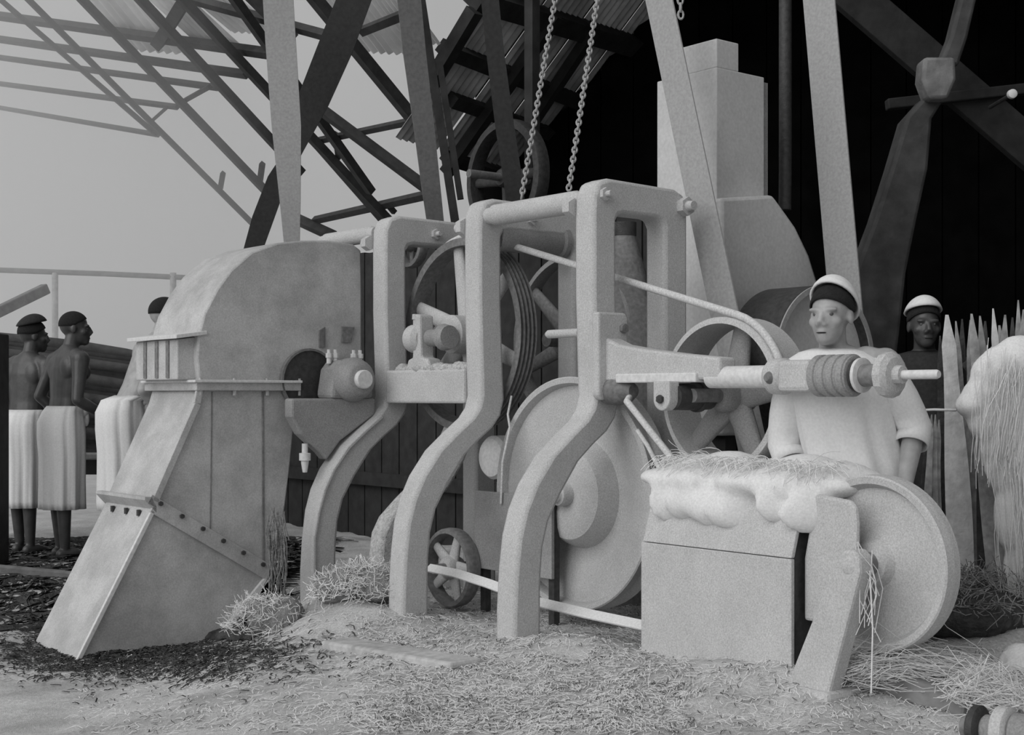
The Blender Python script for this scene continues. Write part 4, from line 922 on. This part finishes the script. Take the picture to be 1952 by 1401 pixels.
    if cap:
        cp = MB('w'); vs = []; fs = []; rings = 8; lim = {'round': 1.25, 'back': 1.35, 'peak': 1.15}[cap]
        for i in range(rings+1):
            t = lim*i/rings
            for k in range(n):
                a = 2*math.pi*k/n; r_ = Vector((.089, .109, .105)); lift = .0
                v = Vector((r_.x*math.sin(t)*math.cos(a), r_.y*math.sin(t)*math.sin(a), r_.z*math.cos(t)))
                if cap == 'peak': v.z += .025*math.sin(a)*math.sin(t) + .012
                if cap in ('round', 'back'): v.z += .03*math.sin(a)*math.sin(t); v.y -= .012
                vs.append(hp(Vector((0, -.014, .042)) + (Matrix.Rotation(R(26), 3, 'X') @ v if cap == 'back' else v)))
        for i in range(rings):
            for k in range(n): fs.append((i*n+k, (i+1)*n+k, (i+1)*n+(k+1) % n, i*n+(k+1) % n))
        cp.add(vs, fs); xf(cp, T); co = cp.build('cap', 'dark_cloth' if cap == 'peak' else 'white_cloth', root, smooth=180); sf = co.modifiers.new('thick', 'SOLIDIFY'); sf.thickness = .01; sf.offset = 1
    def cloth(nm, secs, m_, folds=9, amp=.012, thick=.008):
        c = MB('w'); n = 72; vs = []; fs = []
        for j, (cx_, cy_, z, rx, ry, fa) in enumerate(secs):
            for k in range(n):
                a = 2*math.pi*k/n; f = 1 + .6*fa*(amp/.15)*(math.sin(folds*a + .6*math.sin(3*a) + z*2) + .5*math.sin(folds*2.3*a + 1.3))
                v = Vector((cx_ + rx*f*math.cos(a), cy_ + ry*f*math.sin(a), z)); vs.append(v)
        for j in range(len(secs)-1):
            for k in range(n): fs.append((j*n+k, j*n+(k+1) % n, (j+1)*n+(k+1) % n, (j+1)*n+k))
        c.add(vs, fs); return c
    if wrap:
        q0 = tr((0, 0, 1.03)); c = cloth('wrap', [(q0.x, q0.y, q0.z, .150, .108, .3), (0, -.002, .99, .162, .125, .5), (0, -.01, .92, .176, .150, .5), (0, -.008, .82, .178, .152, .7), (0, 0, .68, .168, .146, .9), (0, 0, .52, .160, .144, 1.2), (0, 0, .38, .156, .144, 1.5), (0, 0, .33, .156, .145, 1.5)], 'white_cloth')
        xf(c, T); co = c.build('wrap_cloth', 'white_cloth', root, smooth=180); sf = co.modifiers.new('thick', 'SOLIDIFY'); sf.thickness = .008
        k_ = MB('w'); k_.ball((.10, .10, .985), (.035, .03, .03), 10, 8); k_.ball((.11, .115, .94), (.02, .02, .05), 10, 8); xf(k_, T); k_.build('cloth_knot', 'white_cloth', root, smooth=180)
    if tunic:
        def sec(z, rx, ry, fa):
            v = tr((0, 0, z)); return (v.x, v.y, v.z, rx, ry, fa)
        c = cloth('tunic', [sec(1.435, .075, .07, 0), sec(1.42, .13, .10, .1), sec(1.385, .19, .125, .2), sec(1.33, .212, .140, .3), sec(1.22, .205, .150, .5), sec(1.08, .20, .150, .7), (0, .02, .95-crouch, .205, .165, .9), (0, .03, .80-crouch, .21, .19, 1.2), (0, .04, .62-crouch, .215, .21, 1.6), (0, .03, .50-crouch, .22, .22, 2.0)], 'white_cloth', folds=7)
        xf(c, T); co = c.build('tunic', tunic, root, smooth=180); sf = co.modifiers.new('thick', 'SOLIDIFY'); sf.thickness = .008
        for sd, key in ((-1, 'l'), (1, 'r')):
            el, wr = arms.get(key, (Vector((sd*.235, -.06, 1.07)), Vector((sd*.17, .16, .95)))); sh = tr((sd*.175, 0, 1.345)); el, wr = tr(el), tr(wr)
            k0, k1, k2 = tr((sd*.05, 0, 1.33)), tr((sd*.185, 0, 1.385)), el; cv = [k0*(1-u)**2 + k1*2*u*(1-u) + k2*u*u for u in [x/9 for x in range(10)]] + [el.lerp(wr, .12), el.lerp(wr, .25)]
            sv = MB('w'); sv.tube(cv, [.035, .060, .074, .080, .080, .078, .075, .072, .069, .067, .065, .064], n=24, caps=False); xf(sv, T); so = sv.build('sleeve', tunic, root, smooth=180); so.modifiers.new('thick', 'SOLIDIFY').thickness = .006
    return root
def stand(px, d): 
    x = (px-CX)/F*d; return (x, d, gh(x, d))
person('person', stand(48, 9.75), (.45, .89), 1.64, 'bare-backed man in a dark cap and long white wrap, beside the dark post stub', head_yaw=R(-30), cap='peak', lean=R(4),
       arms={'l': (Vector((-.25, -.05, 1.08)), Vector((-.22, .10, .90))), 'r': (Vector((.24, -.04, 1.07)), Vector((.16, .20, 1.0)))})
person('person', stand(120, 9.35), (.72, .69), 1.66, 'bare-headed man in a long white wrap reaching towards the leaf rolls', head_yaw=R(-28), lean=R(5),
       arms={'l': (Vector((-.25, -.07, 1.09)), Vector((-.21, .12, .95))), 'r': (Vector((.235, -.03, 1.07)), Vector((.19, .24, .97)))})
person('person', stand(236, 8.95), (.90, .43), 1.78, 'man bending forward in a white wrap close beside the drum casing', head_yaw=R(-10), lean=R(23), skin='pale_skin',
       arms={'l': (Vector((-.24, .02, 1.10)), Vector((-.20, .22, .98))), 'r': (Vector((.235, .0, 1.07)), Vector((.16, .22, .97)))})
person('person', stand(1636, 5.60), (-.40, -.92), 1.73, 'man in a white tunic and white cap standing behind the screw spindle', head_yaw=R(-12), lean=R(14), wrap=False, tunic='white_cloth', cap='back', skin='pale_skin', sway=R(8), crouch=.20,
       arms={'l': (Vector((-.25, .0, 1.08)), Vector((-.20, .20, .88))), 'r': (Vector((.25, .02, 1.08)), Vector((.16, .20, .86)))}, feet=((-.16, .10), (.10, .0)))
person('person', stand(1762, 6.75), (-.30, -.95), 1.61, 'man in dark clothes and a white cap standing in shade behind the upright leaves', head_yaw=R(14), wrap=False, cap='round', tunic='dark_cloth', crouch=.06,
       arms={'l': (Vector((-.22, -.02, 1.08)), Vector((-.18, .12, .86))), 'r': (Vector((.22, -.02, 1.08)), Vector((.18, .12, .86)))})

# ------------------------------------------------------------------ haze volume added over the open yard side to pale the far rafters
hm_ = bpy.data.materials.new('yard_haze'); hm_.use_nodes = True; nt = hm_.node_tree
nt.nodes.remove(nt.nodes['Principled BSDF']); vsn = nt.nodes.new('ShaderNodeVolumeScatter')
vsn.inputs['Color'].default_value = (1, 1, 1, 1); vsn.inputs['Density'].default_value = .10; vsn.inputs['Anisotropy'].default_value = .2
nt.links.new(vsn.outputs[0], nt.nodes['Material Output'].inputs['Volume']); MATS['yard_haze'] = hm_
hz = MB('w').hexa([(-9, 9.9, .02), (-2.2, 9.9, .02), (-1.2, 22, .02), (-14, 22, .02), (-9, 9.9, 9), (-2.2, 9.9, 9), (-1.2, 22, 9), (-14, 22, 9)]).build('yard_haze', 'yard_haze')
tag(hz, 'pale haze volume added over the open yard', 'haze', kind='stuff')
